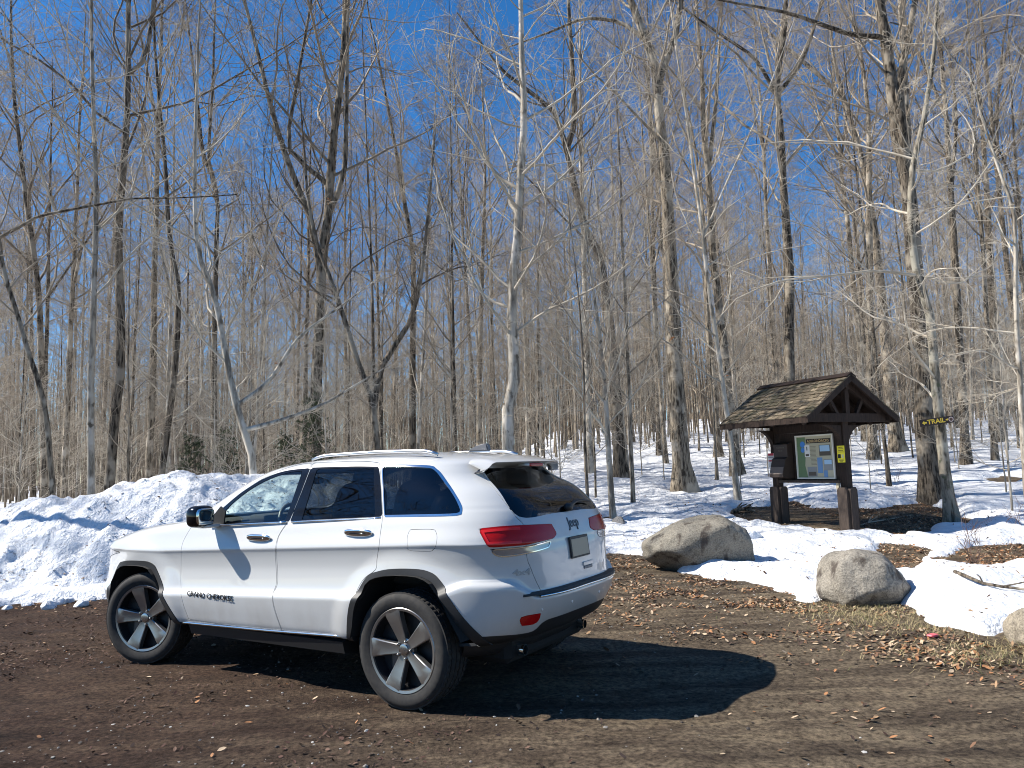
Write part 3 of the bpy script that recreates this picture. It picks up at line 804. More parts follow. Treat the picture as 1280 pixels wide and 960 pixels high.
        q = MB(); q.lathe([(.06, -.005), (.165, -.005), (.165, .02), (.06, .02)], 48); q.box((-.12, .0, -.09), (.10, .07, .14), None, .02); disc = q.build('brake_disc', [], None, 30)
        ms = [o.data for o in (lip, spk, cap, nuts, tyre, disc)]
        for o in (lip, spk, cap, nuts, tyre, disc): bpy.data.objects.remove(o)
        for me_, m_ in zip(ms, (alloy, alloy, mat('cap_chrome', (.5, .5, .5), .25, 1.0), alloy, rubber, mat('disc_steel', (.16, .15, .15), .45, .8))): me_.materials.append(m_)
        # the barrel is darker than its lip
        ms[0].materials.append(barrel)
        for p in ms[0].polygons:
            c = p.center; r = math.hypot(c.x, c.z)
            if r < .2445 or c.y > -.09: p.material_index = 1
        return ms
    lip, spk, cap, nuts, tyre, disc = wheel_meshes()
    for me_ in (lip, spk):
        for v in me_.vertices: v.co.x *= 1.06; v.co.z *= 1.06
    for v in tyre.vertices:
        r = math.hypot(v.co.x, v.co.z); f = 1 + .055*max(0, min(1, (.374 - r)/.11)); v.co.x *= f; v.co.z *= f
    for x in (0, 2.915):
        for s in (1, -1):
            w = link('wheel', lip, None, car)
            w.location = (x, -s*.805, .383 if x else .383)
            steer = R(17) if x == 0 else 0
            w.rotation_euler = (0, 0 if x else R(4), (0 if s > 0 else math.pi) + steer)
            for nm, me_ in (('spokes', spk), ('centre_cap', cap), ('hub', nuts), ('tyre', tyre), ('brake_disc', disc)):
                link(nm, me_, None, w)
    return car
CAR_AT = (-2.8177, 7.5764, 0.0); CAR_YAW = .5421
# ---------------------------------------------------------------- where things stand: camera and terrain
CAM = dict(f=951.0, pitch=.110185, roll=.0301858, h=1.58)
def ray(px, py):
    u2 = (px - 640)/CAM['f']; v2 = (480 - py)/CAM['f']; cr, sr = math.cos(CAM['roll']), math.sin(CAM['roll'])
    u = u2*cr + v2*sr; v = -u2*sr + v2*cr
    return np.array([u, math.cos(CAM['pitch']) - v*math.sin(CAM['pitch']), math.sin(CAM['pitch']) + v*math.cos(CAM['pitch'])])
def at(px, py, Y):
    """the point at distance Y (along the view axis on the ground) seen at a photo position"""
    d = ray(px, py); p = np.array([0, 0, CAM['h']]) + d*(Y/d[1]); return p
def terrain(x, y):
    x = np.asarray(x, float); y = np.asarray(y, float)
    s = np.maximum(0, y - 11.3); s = np.where(s < 3, s*s/6, s - 1.5)
    s = np.where(s > 70, 70 + (s - 70)*.3, s)
    k = .004 + .073*sstep(-9, 2.5, x - .05*(y - 12)) + .012*sstep(5, 20, x)
    h = k*s
    h = h + .10*sstep(14, 26, y)*fbm(x*.22, y*.22, 3, 5)
    return h
def hit(px, py):
    """where the sight line meets the ground"""
    d = ray(px, py); o = np.array([0, 0, CAM['h']]); t = 2.0
    for _ in range(6000):
        p = o + d*t
        if p[2] <= float(terrain(p[0], p[1])): break
        t += .02 + t*.002
    return p

SNOW_EDGE_PX = [(-260, 790), (0, 757), (60, 752), (130, 747), (400, 716), (700, 698), (770, 693), (812, 698), (838, 705), (865, 717), (895, 722), (930, 729), (975, 739), (1010, 748), (1040, 748), (1085, 742), (1128, 757), (1150, 771), (1185, 783), (1230, 791), (1262, 789), (1300, 786), (1500, 800)]
BARE_PX = [
 [(916, 640), (935, 633), (960, 634), (985, 627), (1000, 628), (1010, 636), (1050, 636), (1100, 637), (1150, 630), (1190, 640), (1212, 652), (1205, 661), (1160, 660), (1128, 676), (1100, 668), (1060, 668), (1000, 664), (940, 655), (915, 648)],
 [(1104, 680), (1142, 682), (1172, 689), (1152, 697), (1146, 706), (1136, 716), (1118, 722), (1090, 700)],
 [(1164, 699), (1200, 688), (1240, 683), (1300, 680), (1330, 698), (1285, 703), (1262, 709), (1220, 712), (1180, 707)],
 [(1228, 600), (1260, 596), (1280, 600), (1262, 606)],
]
def hitxy(l): return [tuple(hit(*q)[:2]) for q in l]
SNOW_EDGE = hitxy(SNOW_EDGE_PX); BARE = [hitxy(l) for l in BARE_PX]
SNOW_POLY = SNOW_EDGE + [(60, SNOW_EDGE[-1][1]), (160, 220), (-160, 220), (-60, SNOW_EDGE[0][1])]
KIOSK_C = np.array([5.56, 14.0]); KU = np.array([-.4226, .9063]); KV = np.array([.9063, .4226])

def snow_depth(x, y):
    d = poly_sdf(x, y, SNOW_POLY)
    d = d + .16*fbm(x*1.6, y*1.6, 3, 21)*sstep(40, 14, y)
    hole = np.full(x.shape, -9.0)
    for b in BARE: hole = np.maximum(hole, poly_sdf(x, y, b))
    # sun-melted rings round the trunks
    for tx, ty, tr in MELT: hole = np.maximum(hole, tr - np.hypot(x - tx, y - ty))
    hole = hole + .13 + .18*fbm(x*2.2, y*2.2, 4, 31)
    d = np.minimum(d, -hole)
    thick = .13 + .05*fbm(x*.5, y*.5, 3, 3)
    # thicker ledge left by the plough on the right
    lx, ly = LEDGE
    thick = thick + .13*np.exp(-(((x - lx)/1.1)**2 + ((y - ly)/.75)**2)) 
    lump = .050*fbm(x*1.7, y*1.7, 4, 11) + .018*fbm(x*4.5, y*4.5, 3, 12) - .05*np.clip(fbm(x*2.7 + 9, y*2.7, 2, 13) - .45, 0, 1)
    prof = 1 - np.exp(-np.maximum(d, 0)/.13)
    return np.where(d > 0, .015 + (thick + lump)*prof, np.maximum(-.10, d*.9 + .015)), d

def axis(segs):
    out = []
    for a, b, st in segs: out.append(np.arange(a, b, st))
    return np.concatenate(out + [[segs[-1][1]]])
def grid_mesh(name, xs, ys, zf, keep=None):
    X, Y = np.meshgrid(xs, ys); Z = zf(X, Y); n = len(xs)
    i = np.arange(len(ys) - 1)[:, None]*n + np.arange(n - 1)[None]
    q = np.stack([i, i+1, i+1+n, i+n], -1).reshape(-1, 4)
    V = np.stack([X, Y, Z], -1).reshape(-1, 3)
    if keep is not None:
        k = keep(X, Y, Z).ravel(); q = q[k[q].any(1)]
        u, inv = np.unique(q.ravel(), return_inverse=True); V = V[u]; q = inv.reshape(-1, 4)
    return mesh_np(name, V, q)

def lot_z(x, y):
    rut = .018*fbm(x*.35 + y*.15, y*.9, 3, 41) + .010*fbm(x*2.2, y*2.2, 3, 42) + .006*fbm(x*7, y*7, 3, 43)
    near = sstep(30, 14, np.hypot(x, y))
    # flat pads where the car's tyres stand
    return rut*near*1.0

def m_ground():
    m = mat('forest_soil', (.06, .045, .035), .95); t = NT(m); t.b.inputs['Specular IOR Level'].default_value = .15
    v = t.coord((1, 1, 1)); big = t.noise(v, .42, 4, .6); mid = t.noise(t.coord((.75, 1.7, 1)), 2.2, 6, .7); fine = t.noise(v, 28, 6, .7); grit = t.noise(v, 120, 3, .7)
    # trampled paler tracks, damp dark red-brown duff on the left
    c = t.ramp(big, [(.36, (.028, .019, .015)), (.50, (.055, .043, .033)), (.64, (.12, .098, .070))])
    sx = t.n('ShaderNodeSeparateXYZ'); tc = t.n('ShaderNodeTexCoord'); t.l(tc.outputs['Object'], sx.inputs[0])
    mr = t.n('ShaderNodeMapRange'); t.l(sx.outputs['X'], mr.inputs[0]); mr.inputs[1].default_value = -2.5; mr.inputs[2].default_value = 1.4
    ad = t.n('ShaderNodeMath', operation='ADD'); t.l(mr.outputs[0], ad.inputs[0]); m2 = t.n('ShaderNodeMath', operation='MULTIPLY_ADD'); t.l(mid, m2.inputs[0]); m2.inputs[1].default_value = 1.2; m2.inputs[2].default_value = -.6; t.l(m2.outputs[0], ad.inputs[1])
    cl = t.n('ShaderNodeClamp'); t.l(ad.outputs[0], cl.inputs[0])
    duff = t.ramp(mid, [(.35, (.028, .014, .011)), (.6, (.068, .034, .025))])
    tan = t.ramp(mid, [(.30, (.125, .098, .072)), (.52, (.245, .198, .142)), (.72, (.34, .275, .19))])
    st = t.n('ShaderNodeMapping'); st.inputs['Rotation'].default_value = (0, 0, R(28)); st.inputs['Scale'].default_value = (.35, 2.6, 1); t.l(tc.outputs['Object'], st.inputs['Vector'])
    sk = t.noise(st.outputs[0], 1.5, 5, .62)
    tan = t.mix(t.ramp(sk, [(.36, (.85, .85, .85)), (.56, (0, 0, 0))]), tan, (.062, .048, .038))
    tan = t.mix(t.ramp(sk, [(.55, (0, 0, 0)), (.70, (.75, .75, .75))]), tan, (.27, .215, .145))
    c = t.mix(cl.outputs[0], duff, tan)
    c = t.mix(.28, c, t.ramp(big, [(.36, (.036, .026, .020)), (.62, (.17, .132, .092))]))
    f = t.ramp(fine, [(.34, (.30, .28, .27)), (.52, (.95, .93, .9)), (.70, (1.75, 1.68, 1.55))])
    c = t.mix(1.0, c, f, 'MULTIPLY')
    c = t.mix(t.ramp(grit, [(.66, (0, 0, 0)), (.74, (.7, .7, .7))]), c, (.26, .24, .22))
    t.col(c)
    a = t.n('ShaderNodeMath', operation='MULTIPLY_ADD'); t.l(fine, a.inputs[0]); a.inputs[1].default_value = 1.0; t.l(grit, a.inputs[2])
    t.bump(a.outputs[0], .9, .035)
    return m
def m_snow(name='old_snow', dirt=.0):
    m = mat(name, (.82, .84, .87), .55); t = NT(m); t.b.inputs['Specular IOR Level'].default_value = .35
    v = t.coord((1, 1, 1)); a = t.noise(v, 7, 5, .6); b = t.noise(v, 26, 4, .6); d = t.noise(t.coord((1, 1.3, 1)), 16, 6, .75); e = t.noise(v, 1.3, 4, .6)
    c = t.ramp(a, [(.3, (.70, .72, .75)), (.6, (.84, .85, .87))])
    lo, hi = (.55, .63) if dirt else (.66, .72)
    sp = t.ramp(d, [(lo, (0, 0, 0)), (hi, (1, 1, 1))]); pm = t.ramp(e, [(.40, (0, 0, 0)), (.62, (1, 1, 1))])
    mm = t.n('ShaderNodeMath', operation='MULTIPLY'); t.l(sp, mm.inputs[0]); t.l(pm, mm.inputs[1])
    c = t.mix(mm.outputs[0], c, (.16, .13, .105))
    t.col(c)
    h = t.n('ShaderNodeMath', operation='MULTIPLY_ADD'); t.l(b, h.inputs[0]); h.inputs[1].default_value = .45; t.l(a, h.inputs[2])
    t.bump(h.outputs[0], .65, .12)
    return m

# ---------------------------------------------------------------- stones
def boulder(name, c, size, seed, cuts, rough=.05, rz=0.0, tone=(.26, .235, .20), sub=5, skew=0.0):
    bm = bmesh.new(); bmesh.ops.create_icosphere(bm, subdivisions=sub, radius=1.0)
    V = np.array([v.co[:] for v in bm.verts])
    V = np.sign(V)*np.abs(V)**.86
    def n3(P, f, s): return (vnoise(P[:, 0]*f + 3.1, P[:, 1]*f, s) + vnoise(P[:, 1]*f + 7.7, P[:, 2]*f, s+1) + vnoise(P[:, 2]*f, P[:, 0]*f + 1.9, s+2))/3
    r = 1 + .22*n3(V, 1.1, seed) + .09*n3(V, 2.6, seed+5) 
    V = V*r[:, None]
    for nx, ny, nz, d in cuts:
        n = np.array([nx, ny, nz]); n = n/np.linalg.norm(n); s = V @ n - d
        k = .10; cut = np.where(s > -k, np.where(s > k, s, (s + k)**2/(4*k)), 0); V = V - n*cut[:, None]*.92
    V = V*(1 + rough*n3(V, 6, seed+9) + rough*.5*n3(V, 15, seed+12) + rough*.25*n3(V, 34, seed+14))[:, None]
    V[:, 2] += skew*V[:, 0]*np.clip(V[:, 2] + .6, 0, 1.5)
    V = V*np.array(size)
    for v, p in zip(bm.verts, V): v.co = p
    me = bpy.data.meshes.new(name); bm.to_mesh(me); bm.free()
    me.polygons.foreach_set('use_smooth', [True]*len(me.polygons))
    m = mat('granite_%d' % seed, tone, .85); t = NT(m); t.b.inputs['Specular IOR Level'].default_value = .2
    v = t.coord((1, 1, 1)); a = t.noise(v, 3.2, 6, .65); b = t.noise(v, 48, 4, .7); w = t.noise(t.coord((1, 1, .35)), 7, 5, .6)
    k_ = t.ramp(a, [(.33, tuple(x*.50 for x in tone)), (.50, tone), (.68, tuple(min(1, x*1.35) for x in tone))])
    k_ = t.mix(.55, k_, t.ramp(b, [(.35, tuple(x*.35 for x in tone)), (.6, tuple(x*1.4 for x in tone))]))
    k_ = t.mix(t.ramp(w, [(.54, (0, 0, 0)), (.66, (.85, .85, .85))]), k_, (.060, .047, .040))
    t.col(k_); hh = t.n('ShaderNodeMath', operation='MULTIPLY_ADD'); t.l(b, hh.inputs[0]); hh.inputs[1].default_value = .4; t.l(a, hh.inputs[2]); t.bump(hh.outputs[0], .8, .05)
    o = link(name, me, m); o.location = c; o.rotation_euler = (0, 0, rz); return o

# ---------------------------------------------------------------- scattered litter, each as one mass
def scatter_leaves(name, pts, size, rng, mats):
    n = len(pts); a = rng.uniform(0, 2*math.pi, n); s = size*rng.uniform(.55, 1.25, n); w = s*rng.uniform(.32, .6, n)
    tx, ty = rng.normal(0, .32, n), rng.normal(0, .32, n); cup = rng.uniform(-.1, .32, n)
    base = np.array([(-1, 0), (-.35, -1), (.45, -.8), (1, 0), (.45, .8), (-.35, 1), (0, 0)])
    V = np.zeros((n, 7, 3))
    lx = base[None, :, 0]*s[:, None]; ly = base[None, :, 1]*w[:, None]; lz = cup[:, None]*(np.abs(base[None, :, 1])*w[:, None] + .35*np.abs(base[None, :, 0])*s[:, None]*rng.uniform(-.5, 1, n)[:, None])
    V[..., 0] = lx*np.cos(a)[:, None] - ly*np.sin(a)[:, None]; V[..., 1] = lx*np.sin(a)[:, None] + ly*np.cos(a)[:, None]
    V[..., 2] = lz + V[..., 0]*tx[:, None] + V[..., 1]*ty[:, None]
    V[..., 2] -= V[..., 2].min(1, keepdims=True); V += pts[:, None, :]; V[..., 2] += .001
    fan = np.array([(6, i, (i+1) % 6) for i in range(6)])
    T = (fan[None] + (np.arange(n)*7)[:, None, None]).reshape(-1, 3)
    mi = np.repeat(rng.integers(0, len(mats), n), 6)
    return link(name, mesh_np(name, V.reshape(-1, 3), None, T, False, mi), mats)
def scatter_stones(name, pts, size, rng, mats):
    t = (1 + 5**.5)/2
    ico = np.array([(-1, t, 0), (1, t, 0), (-1, -t, 0), (1, -t, 0), (0, -1, t), (0, 1, t), (0, -1, -t), (0, 1, -t), (t, 0, -1), (t, 0, 1), (-t, 0, -1), (-t, 0, 1)])/1.9
    F = np.array([(0,11,5),(0,5,1),(0,1,7),(0,7,10),(0,10,11),(1,5,9),(5,11,4),(11,10,2),(10,7,6),(7,1,8),(3,9,4),(3,4,2),(3,2,6),(3,6,8),(3,8,9),(4,9,5),(2,4,11),(6,2,10),(8,6,7),(9,8,1)])
    n = len(pts); s = size*rng.lognormal(0, .45, n); V = ico[None]*s[:, None, None]*rng.uniform(.55, 1.3, (n, 12, 1))*np.array([1, 1, .6])*rng.uniform(.7, 1.2, (n, 1, 3))
    V = V + pts[:, None, :] + np.array([0, 0, 1])*(s*.15)[:, None, None]
    T = (F[None] + (np.arange(n)*12)[:, None, None]).reshape(-1, 3)
    return link(name, mesh_np(name, V.reshape(-1, 3), None, T, False, np.repeat(rng.integers(0, len(mats), n), 20)), mats)
# ---------------------------------------------------------------- trees
def tubes(batches):
    """batches of equal-length polylines [(M,N,3), (M,N), sides] as one vertex and quad list"""
    VV = []; QQ = []; base = 0
    for b_ in batches:
        Pn, Rn, k = b_[:3]; M, N = Rn.shape
        if M == 0: continue
        T = np.gradient(Pn, axis=1); T /= np.maximum(np.linalg.norm(T, axis=2, keepdims=True), 1e-9)
        mean = T.mean(1); ref = np.where(np.abs(mean[:, 2:3]) > .8, np.array([[1., 0, 0]]), np.array([[0, 0, 1.]]))
        U = np.cross(T, ref[:, None, :]); U /= np.maximum(np.linalg.norm(U, axis=2, keepdims=True), 1e-9)
        W = np.cross(T, U)
        a = 2*math.pi*np.arange(k)/k
        fl = np.ones((M, N, k)) if len(b_) < 4 else 1 + b_[3][None, :, None]*(np.cos(a*4 + 1.3) + .6*np.cos(a*3 + .4))[None, None, :]
        V = Pn[:, :, None, :] + (Rn[:, :, None]*fl)[:, :, :, None]*(U[:, :, None, :]*np.cos(a)[None, None, :, None] + W[:, :, None, :]*np.sin(a)[None, None, :, None])
        idx = np.arange(M*N*k).reshape(M, N, k)
        A = idx[:, :-1, :]; B = idx[:, 1:, :]
        q = np.stack([A, np.roll(A, -1, 2), np.roll(B, -1, 2), B], -1).reshape(-1, 4)
        VV.append(V.reshape(-1, 3)); QQ.append(q + base); base += M*N*k
    return np.concatenate(VV), np.concatenate(QQ)

def unit(v): return v/np.maximum(np.linalg.norm(v, axis=-1, keepdims=True), 1e-9)
def sprout(rng, Pp, Rp, n_each, t_rng, ang, length, rad, N, up=.0, wig=.12, taper=.25, gold=False, droop=0.0):
    """n_each children on every parent polyline"""
    M, K = Rp.shape
    idx = np.repeat(np.arange(M), n_each); m = len(idx)
    t = rng.uniform(t_rng[0], t_rng[1], m)
    if gold:
        t = np.tile((np.arange(n_each) + .5)/n_each, M)*(t_rng[1] - t_rng[0]) + t_rng[0] + rng.normal(0, .012, m)
    f = np.clip(t, 0, .999)*(K - 1); i = f.astype(int); w = (f - i)[:, None]
    pos = Pp[idx, i]*(1 - w) + Pp[idx, i+1]*w; r0 = Rp[idx, i]*(1 - w[:, 0]) + Rp[idx, i+1]*w[:, 0]
    tan = unit(Pp[idx, i+1] - Pp[idx, i])
    az = rng.uniform(0, 2*math.pi, m)
    if gold: az = np.tile(np.arange(n_each)*2.39996, M) + rng.normal(0, .35, m)
    side = unit(np.cross(tan, np.where(np.abs(tan[:, 2:3]) > .9, np.array([[1., 0, 0]]), np.array([[0, 0, 1.]]))))
    oth = np.cross(tan, side)
    sd = side*np.cos(az)[:, None] + oth*np.sin(az)[:, None]
    a = rng.normal((ang[0] + ang[1])/2, (ang[1] - ang[0])/4, m)
    if callable(length): L = length(t, idx, rng)
    else: L = rng.uniform(length[0], length[1], m)
    d = unit(tan*np.cos(a)[:, None] + sd*np.sin(a)[:, None])
    P = np.zeros((m, N, 3)); P[:, 0] = pos; st = (L/(N - 1))[:, None]
    curl = rng.normal(0, wig, (m, 3))
    for k in range(1, N):
        d = unit(d + np.array([0, 0, up - droop*k/N]) + curl*.5 + rng.normal(0, wig, (m, 3)))
        P[:, k] = P[:, k-1] + d*st
    rr = np.minimum(rad(r0, L) if callable(rad) else np.full(m, rad), r0*.85)
    Rr = rr[:, None]*np.linspace(1, taper, N)[None]
    return P, Rr, t, idx

def smooth_path(pts, n):
    P = np.asarray(pts, float); s = np.concatenate([[0], np.cumsum(np.linalg.norm(np.diff(P, axis=0), axis=1))])
    q = np.linspace(0, s[-1], n)
    return np.stack([pchip(s, P[:, k], q) for k in range(3)], 1)

def tree_mesh(rng, trunk, rad, limbs=24, t0=.4, spread=.3, fine=1.0, twig=.0028, sides=10, ang=(.6, 1.0), up=.10, flare=1.0, forks=None, levels=4, leaf=0):
    """trunk polyline (N,3) and radii (N); returns trunk batches and branch batches"""
    N = len(trunk); H = np.linalg.norm(np.diff(trunk, axis=0), axis=1).sum()
    rad = rad.copy()
    s = np.concatenate([[0], np.cumsum(np.linalg.norm(np.diff(trunk, axis=0), axis=1))])
    rad = rad*(1 + flare*.45*np.exp(-s/.22) + .07*flare*np.exp(-s/.8))
    tb = [(trunk[None], rad[None], sides, .22*flare*np.exp(-s/.30) + .03)]
    mains = [(trunk[None], rad[None], t0)]
    if forks:
        for fp, fr in forks:
            tb.append((fp[None], fr[None], max(6, sides - 2))); mains.append((fp[None], fr[None], .25))
    bb = []
    for mp, mr, tt in mains:
        Hm = np.linalg.norm(np.diff(mp[0], axis=0), axis=1).sum(); nl = max(4, int(limbs*(1 if mp is mains[0][0] else .5)))
        def ln(t, idx, rg):
            u = np.clip((t - tt)/(1 - tt), 0, 1)
            return Hm*spread*(.35 + 1.0*np.sin(np.clip(u*1.05 + .22, 0, 1)*math.pi)**.8)*rg.uniform(.6, 1.2, len(t))
        P1, R1, t1, i1 = sprout(rng, mp, mr, nl, (tt, .985), ang, ln, lambda r, L: np.minimum(r*.5, L*.0072 + .0018), 10, up, .125, .2, True)
        bb.append((P1, R1, 5))
        l1 = np.linalg.norm(np.diff(P1, axis=1), axis=2).sum(1)
        n2 = max(3, int(9*fine))
        P2, R2, t2, i2 = sprout(rng, P1, R1, n2, (.18, .98), (.5, 1.0), lambda t, i, rg: l1[i]*(.55 - .33*t)*rg.uniform(.5, 1.25, len(t)), lambda r, L: np.minimum(r*.6, L*.0065 + .0012), 5, up*.6, .14, .3)
        bb.append((P2, np.maximum(R2, twig), 4))
        l2 = np.linalg.norm(np.diff(P2, axis=1), axis=2).sum(1)
        n3 = max(2, int(5*fine))
        P3, R3, t3, i3 = sprout(rng, P2, R2, n3, (.2, 1.0), (.45, .95), lambda t, i, rg: np.maximum(.12, l2[i]*(.55 - .25*t))*rg.uniform(.5, 1.3, len(t)), twig*1.25, 4, up*.4, .16, .5)
        bb.append((P3, np.maximum(R3, twig*.8), 3))
        if levels > 3:
            l3 = np.linalg.norm(np.diff(P3, axis=1), axis=2).sum(1)
            P4, R4, t4, i4 = sprout(rng, P3, R3, 2, (.25, 1.0), (.4, .9), lambda t, i, rg: np.maximum(.08, l3[i]*.5)*rg.uniform(.5, 1.3, len(t)), twig, 3, 0, .16, .6)
            bb.append((P4, np.maximum(R4, twig*.7), 3))
    return tb, bb

def random_trunk(rng, H, r, n=18, lean=.03, wig=.05):
    z = np.linspace(0, H, n); lx, ly = rng.normal(0, lean, 2)
    x = lx*z + wig*np.cumsum(rng.normal(0, 1, n))*H/n*.25; y = ly*z + wig*np.cumsum(rng.normal(0, 1, n))*H/n*.25
    x -= x[0]; y -= y[0]
    R_ = r*(1 - .93*(z/H)**1.15) + .004
    return np.stack([x, y, z], 1), R_

TREE_NO = [0]
def add_tree(name, loc, tb, bb, bark, twigm, label, cat='tree', group=None, rz=0.0):
    root = empty(name, loc, rz); tag(root, label, cat, group)
    V, Q = tubes(tb); t = link('trunk', mesh_np('trunk', V, Q), bark, root)
    V, Q = tubes(bb); b = link('branches', mesh_np('branches', V, Q), twigm, root)
    return root

def path_tree(px, width, Y=None, H=None, seed=0, label='', bark=None, twigm=None, limbs=22, t0=.35, spread=.26, fine=1.1, name='bare_tree', forks=(), twig=.0028, group=None, ang=(.6, 1.0), up=.1, depth_wig=.15, sides=16, taper=None, flare=1.0, cat='tree', base=None, leaf=0):
    """a tree whose trunk follows a line read off the photograph, standing on the ground at its own distance"""
    rng = np.random.default_rng(1000 + seed)
    if base is None: base = hit(*px[0]) if Y is None else None
    if base is None:
        p = at(px[0][0], px[0][1], Y); base = np.array([p[0], p[1], float(terrain(p[0], p[1]))])
    Y = base[1]
    pts = [np.array(base)]
    for q in px[1:]:
        p = at(q[0], q[1], Y); pts.append(p)
    pts = [p for i, p in enumerate(pts) if i == 0 or p[2] > base[2] + .05]
    # carry on above the frame to the full height
    if H and pts[-1][2] - base[2] < H:
        d = pts[-1] - pts[-2]; d = d/np.linalg.norm(d); d = unit(d*np.array([.6, .6, 1.0])); rest = H - (pts[-1][2] - base[2])
        for k in (.35, .7, 1.0): pts.append(pts[-1] + d*rest*.34 + rng.normal(0, .015*rest, 3)*np.array([1, 1, 0]))
    P = smooth_path(pts, 26)
    P[:, 1] += np.cumsum(rng.normal(0, depth_wig/8, 26)); P[:, 1] += base[1] - P[0, 1]
    s = np.linspace(0, 1, 26); r0 = width*.43/CAM['f']*Y
    Rr = r0*(1 - .9*s**(1.1 if taper is None else taper)) + .003
    loc = P[0] - np.array([0, 0, .12]); P = P - loc; P[0] = (P[0, 0], P[0, 1], 0)
    fk = []
    for fpx, fw, ext in forks:
        q = [at(a, b, Y) - loc for a, b in fpx]
        i = np.argmin(np.linalg.norm(P - q[0], axis=1)); q[0] = P[i]
        dep = rng.uniform(-.6, .6); q = [p + np.array([0, dep*k/len(q), 0]) for k, p in enumerate(q)]
        d = unit(q[-1] - q[-2]); q.append(q[-1] + d*ext)
        fp = smooth_path(q, 14); fr = fw/2/CAM['f']*Y
        fk.append((fp, np.minimum(fr*(1 - .85*np.linspace(0, 1, 14)) + .003, Rr[i]*1.0)))
    tb, bb = tree_mesh(rng, P, Rr, limbs, t0, spread, fine, twig, sides, ang, up, flare, fk)
    root = add_tree(name, tuple(loc), tb, bb, bark, twigm, label, cat, group)
    if leaf:
        tips = bb[2][0][:, -1]; low = np.argsort(tips[:, 2] + rng.normal(0, .6, len(tips)))[:leaf*5]
        pick = tips[rng.choice(low, min(leaf, len(low)), False)]; pick = np.repeat(pick, 3, 0) + rng.normal(0, .05, (len(pick)*3, 3))
        o = scatter_leaves('dead_leaves', pick, .045, rng, [mat('leaf_tan', (.30, .19, .105), .8), mat('leaf_orange', (.33, .155, .065), .8)]); o.parent = root
    return root

def dup(root, loc, rz, sc, label=None):
    r = root.copy(); COL.objects.link(r); r.location = loc; r.rotation_euler = (0, 0, rz); r.scale = (sc[0], sc[0], sc[1])
    if label: r['label'] = label
    for ch in root.children:
        c = ch.copy(); COL.objects.link(c); c.parent = r
    return r
# ---------------------------------------------------------------- camera, sun, sky
def setup():
    cam = bpy.data.cameras.new('camera'); co = bpy.data.objects.new('camera', cam); COL.objects.link(co)
    p, r = CAM['pitch'], CAM['roll']
    rt = Vector((1, 0, 0)); fw = Vector((0, math.cos(p), math.sin(p))); up = Vector((0, -math.sin(p), math.cos(p)))
    r2 = rt*math.cos(r) - up*math.sin(r); u2 = rt*math.sin(r) + up*math.cos(r)
    M = Matrix((r2, u2, -fw)).transposed().to_4x4(); M.translation = (0, 0, CAM['h']); co.matrix_world = M
    cam.sensor_width = 36; cam.lens = CAM['f']/1280*36; cam.clip_start = .05; cam.clip_end = 2000
    SC.camera = co
    d = Vector((1.004, -.02, -1.0)).normalized()           # the way the light travels
    sun = bpy.data.lights.new('sun', 'SUN'); sun.energy = 5.0; sun.angle = R(.53); sun.color = (1.0, .945, .855)
    so = bpy.data.objects.new('sun', sun); COL.objects.link(so); so.rotation_euler = d.to_track_quat('-Z', 'Y').to_euler(); so.location = (-20, 5, 30)
    w = bpy.data.worlds.new('World'); SC.world = w; w.use_nodes = True; nt = w.node_tree
    bg = nt.nodes['Background']; sky = nt.nodes.new('ShaderNodeTexSky'); sky.sky_type = 'NISHITA'; sky.sun_disc = False
    sky.sun_elevation = math.asin(-d.z); sky.sun_rotation = math.atan2(-d.x, -d.y); sky.altitude = 600; sky.air_density = 1.0; sky.dust_density = .15; sky.ozone_density = 5.5
    hs = nt.nodes.new('ShaderNodeHueSaturation'); hs.inputs['Saturation'].default_value = 1.25; nt.links.new(sky.outputs[0], hs.inputs['Color']); nt.links.new(hs.outputs[0], bg.inputs[0]); bg.inputs[1].default_value = .092
    vs = SC.view_settings; vs.view_transform = 'Standard'; vs.look = 'None'; vs.gamma = 1.0; vs.exposure = .80
    try: vs.use_curve_mapping = False
    except Exception: pass
    c = SC.cycles; c.use_denoising = True; c.denoiser = 'OPENIMAGEDENOISE'; c.denoising_input_passes = 'RGB_ALBEDO_NORMAL'; c.denoising_prefilter = 'ACCURATE'; c.max_bounces = 8; c.transparent_max_bounces = 16; c.diffuse_bounces = 3; c.glossy_bounces = 4; c.use_adaptive_sampling = True; c.adaptive_threshold = .012
    c.filter_width = 1.0; c.caustics_reflective = False; c.caustics_refractive = False; c.sample_clamp_indirect = 6
setup()
CAR = build_car()

# ---------------------------------------------------------------- tree barks
BARK_GREY = m_bark('grey_bark', (.045, .035, .026), (.29, .242, .182), (.42, .365, .29), .28)
BARK_DARK = m_bark('dark_bark', (.026, .021, .016), (.185, .152, .116), (.30, .26, .205), .25)
BARK_PALE = m_bark('pale_bark', (.17, .145, .115), (.48, .43, .355), (.56, .51, .44), .2, 4.0, (.13, .11, .085))
BARK_MOSS = m_bark('patchy_bark', (.07, .06, .045), (.30, .265, .21), (.40, .37, .30), .15, 6.0, (.115, .12, .075))
TWIG = m_twig('twig_grey', (.25, .203, .152), (.43, .362, .28))
TWIG_PALE = m_twig('twig_pale', (.41, .352, .275), (.58, .52, .425), .15)
TWIG_DARK = m_twig('twig_dark', (.135, .106, .08), (.27, .222, .17))
TWIG_RED = m_twig('twig_reddish', (.12, .07, .055), (.22, .15, .12))

# ---------------------------------------------------------------- the trees one can tell apart
def P_(*a): return list(a)
HERO = []
def hero(*a, **k): HERO.append((a, k))
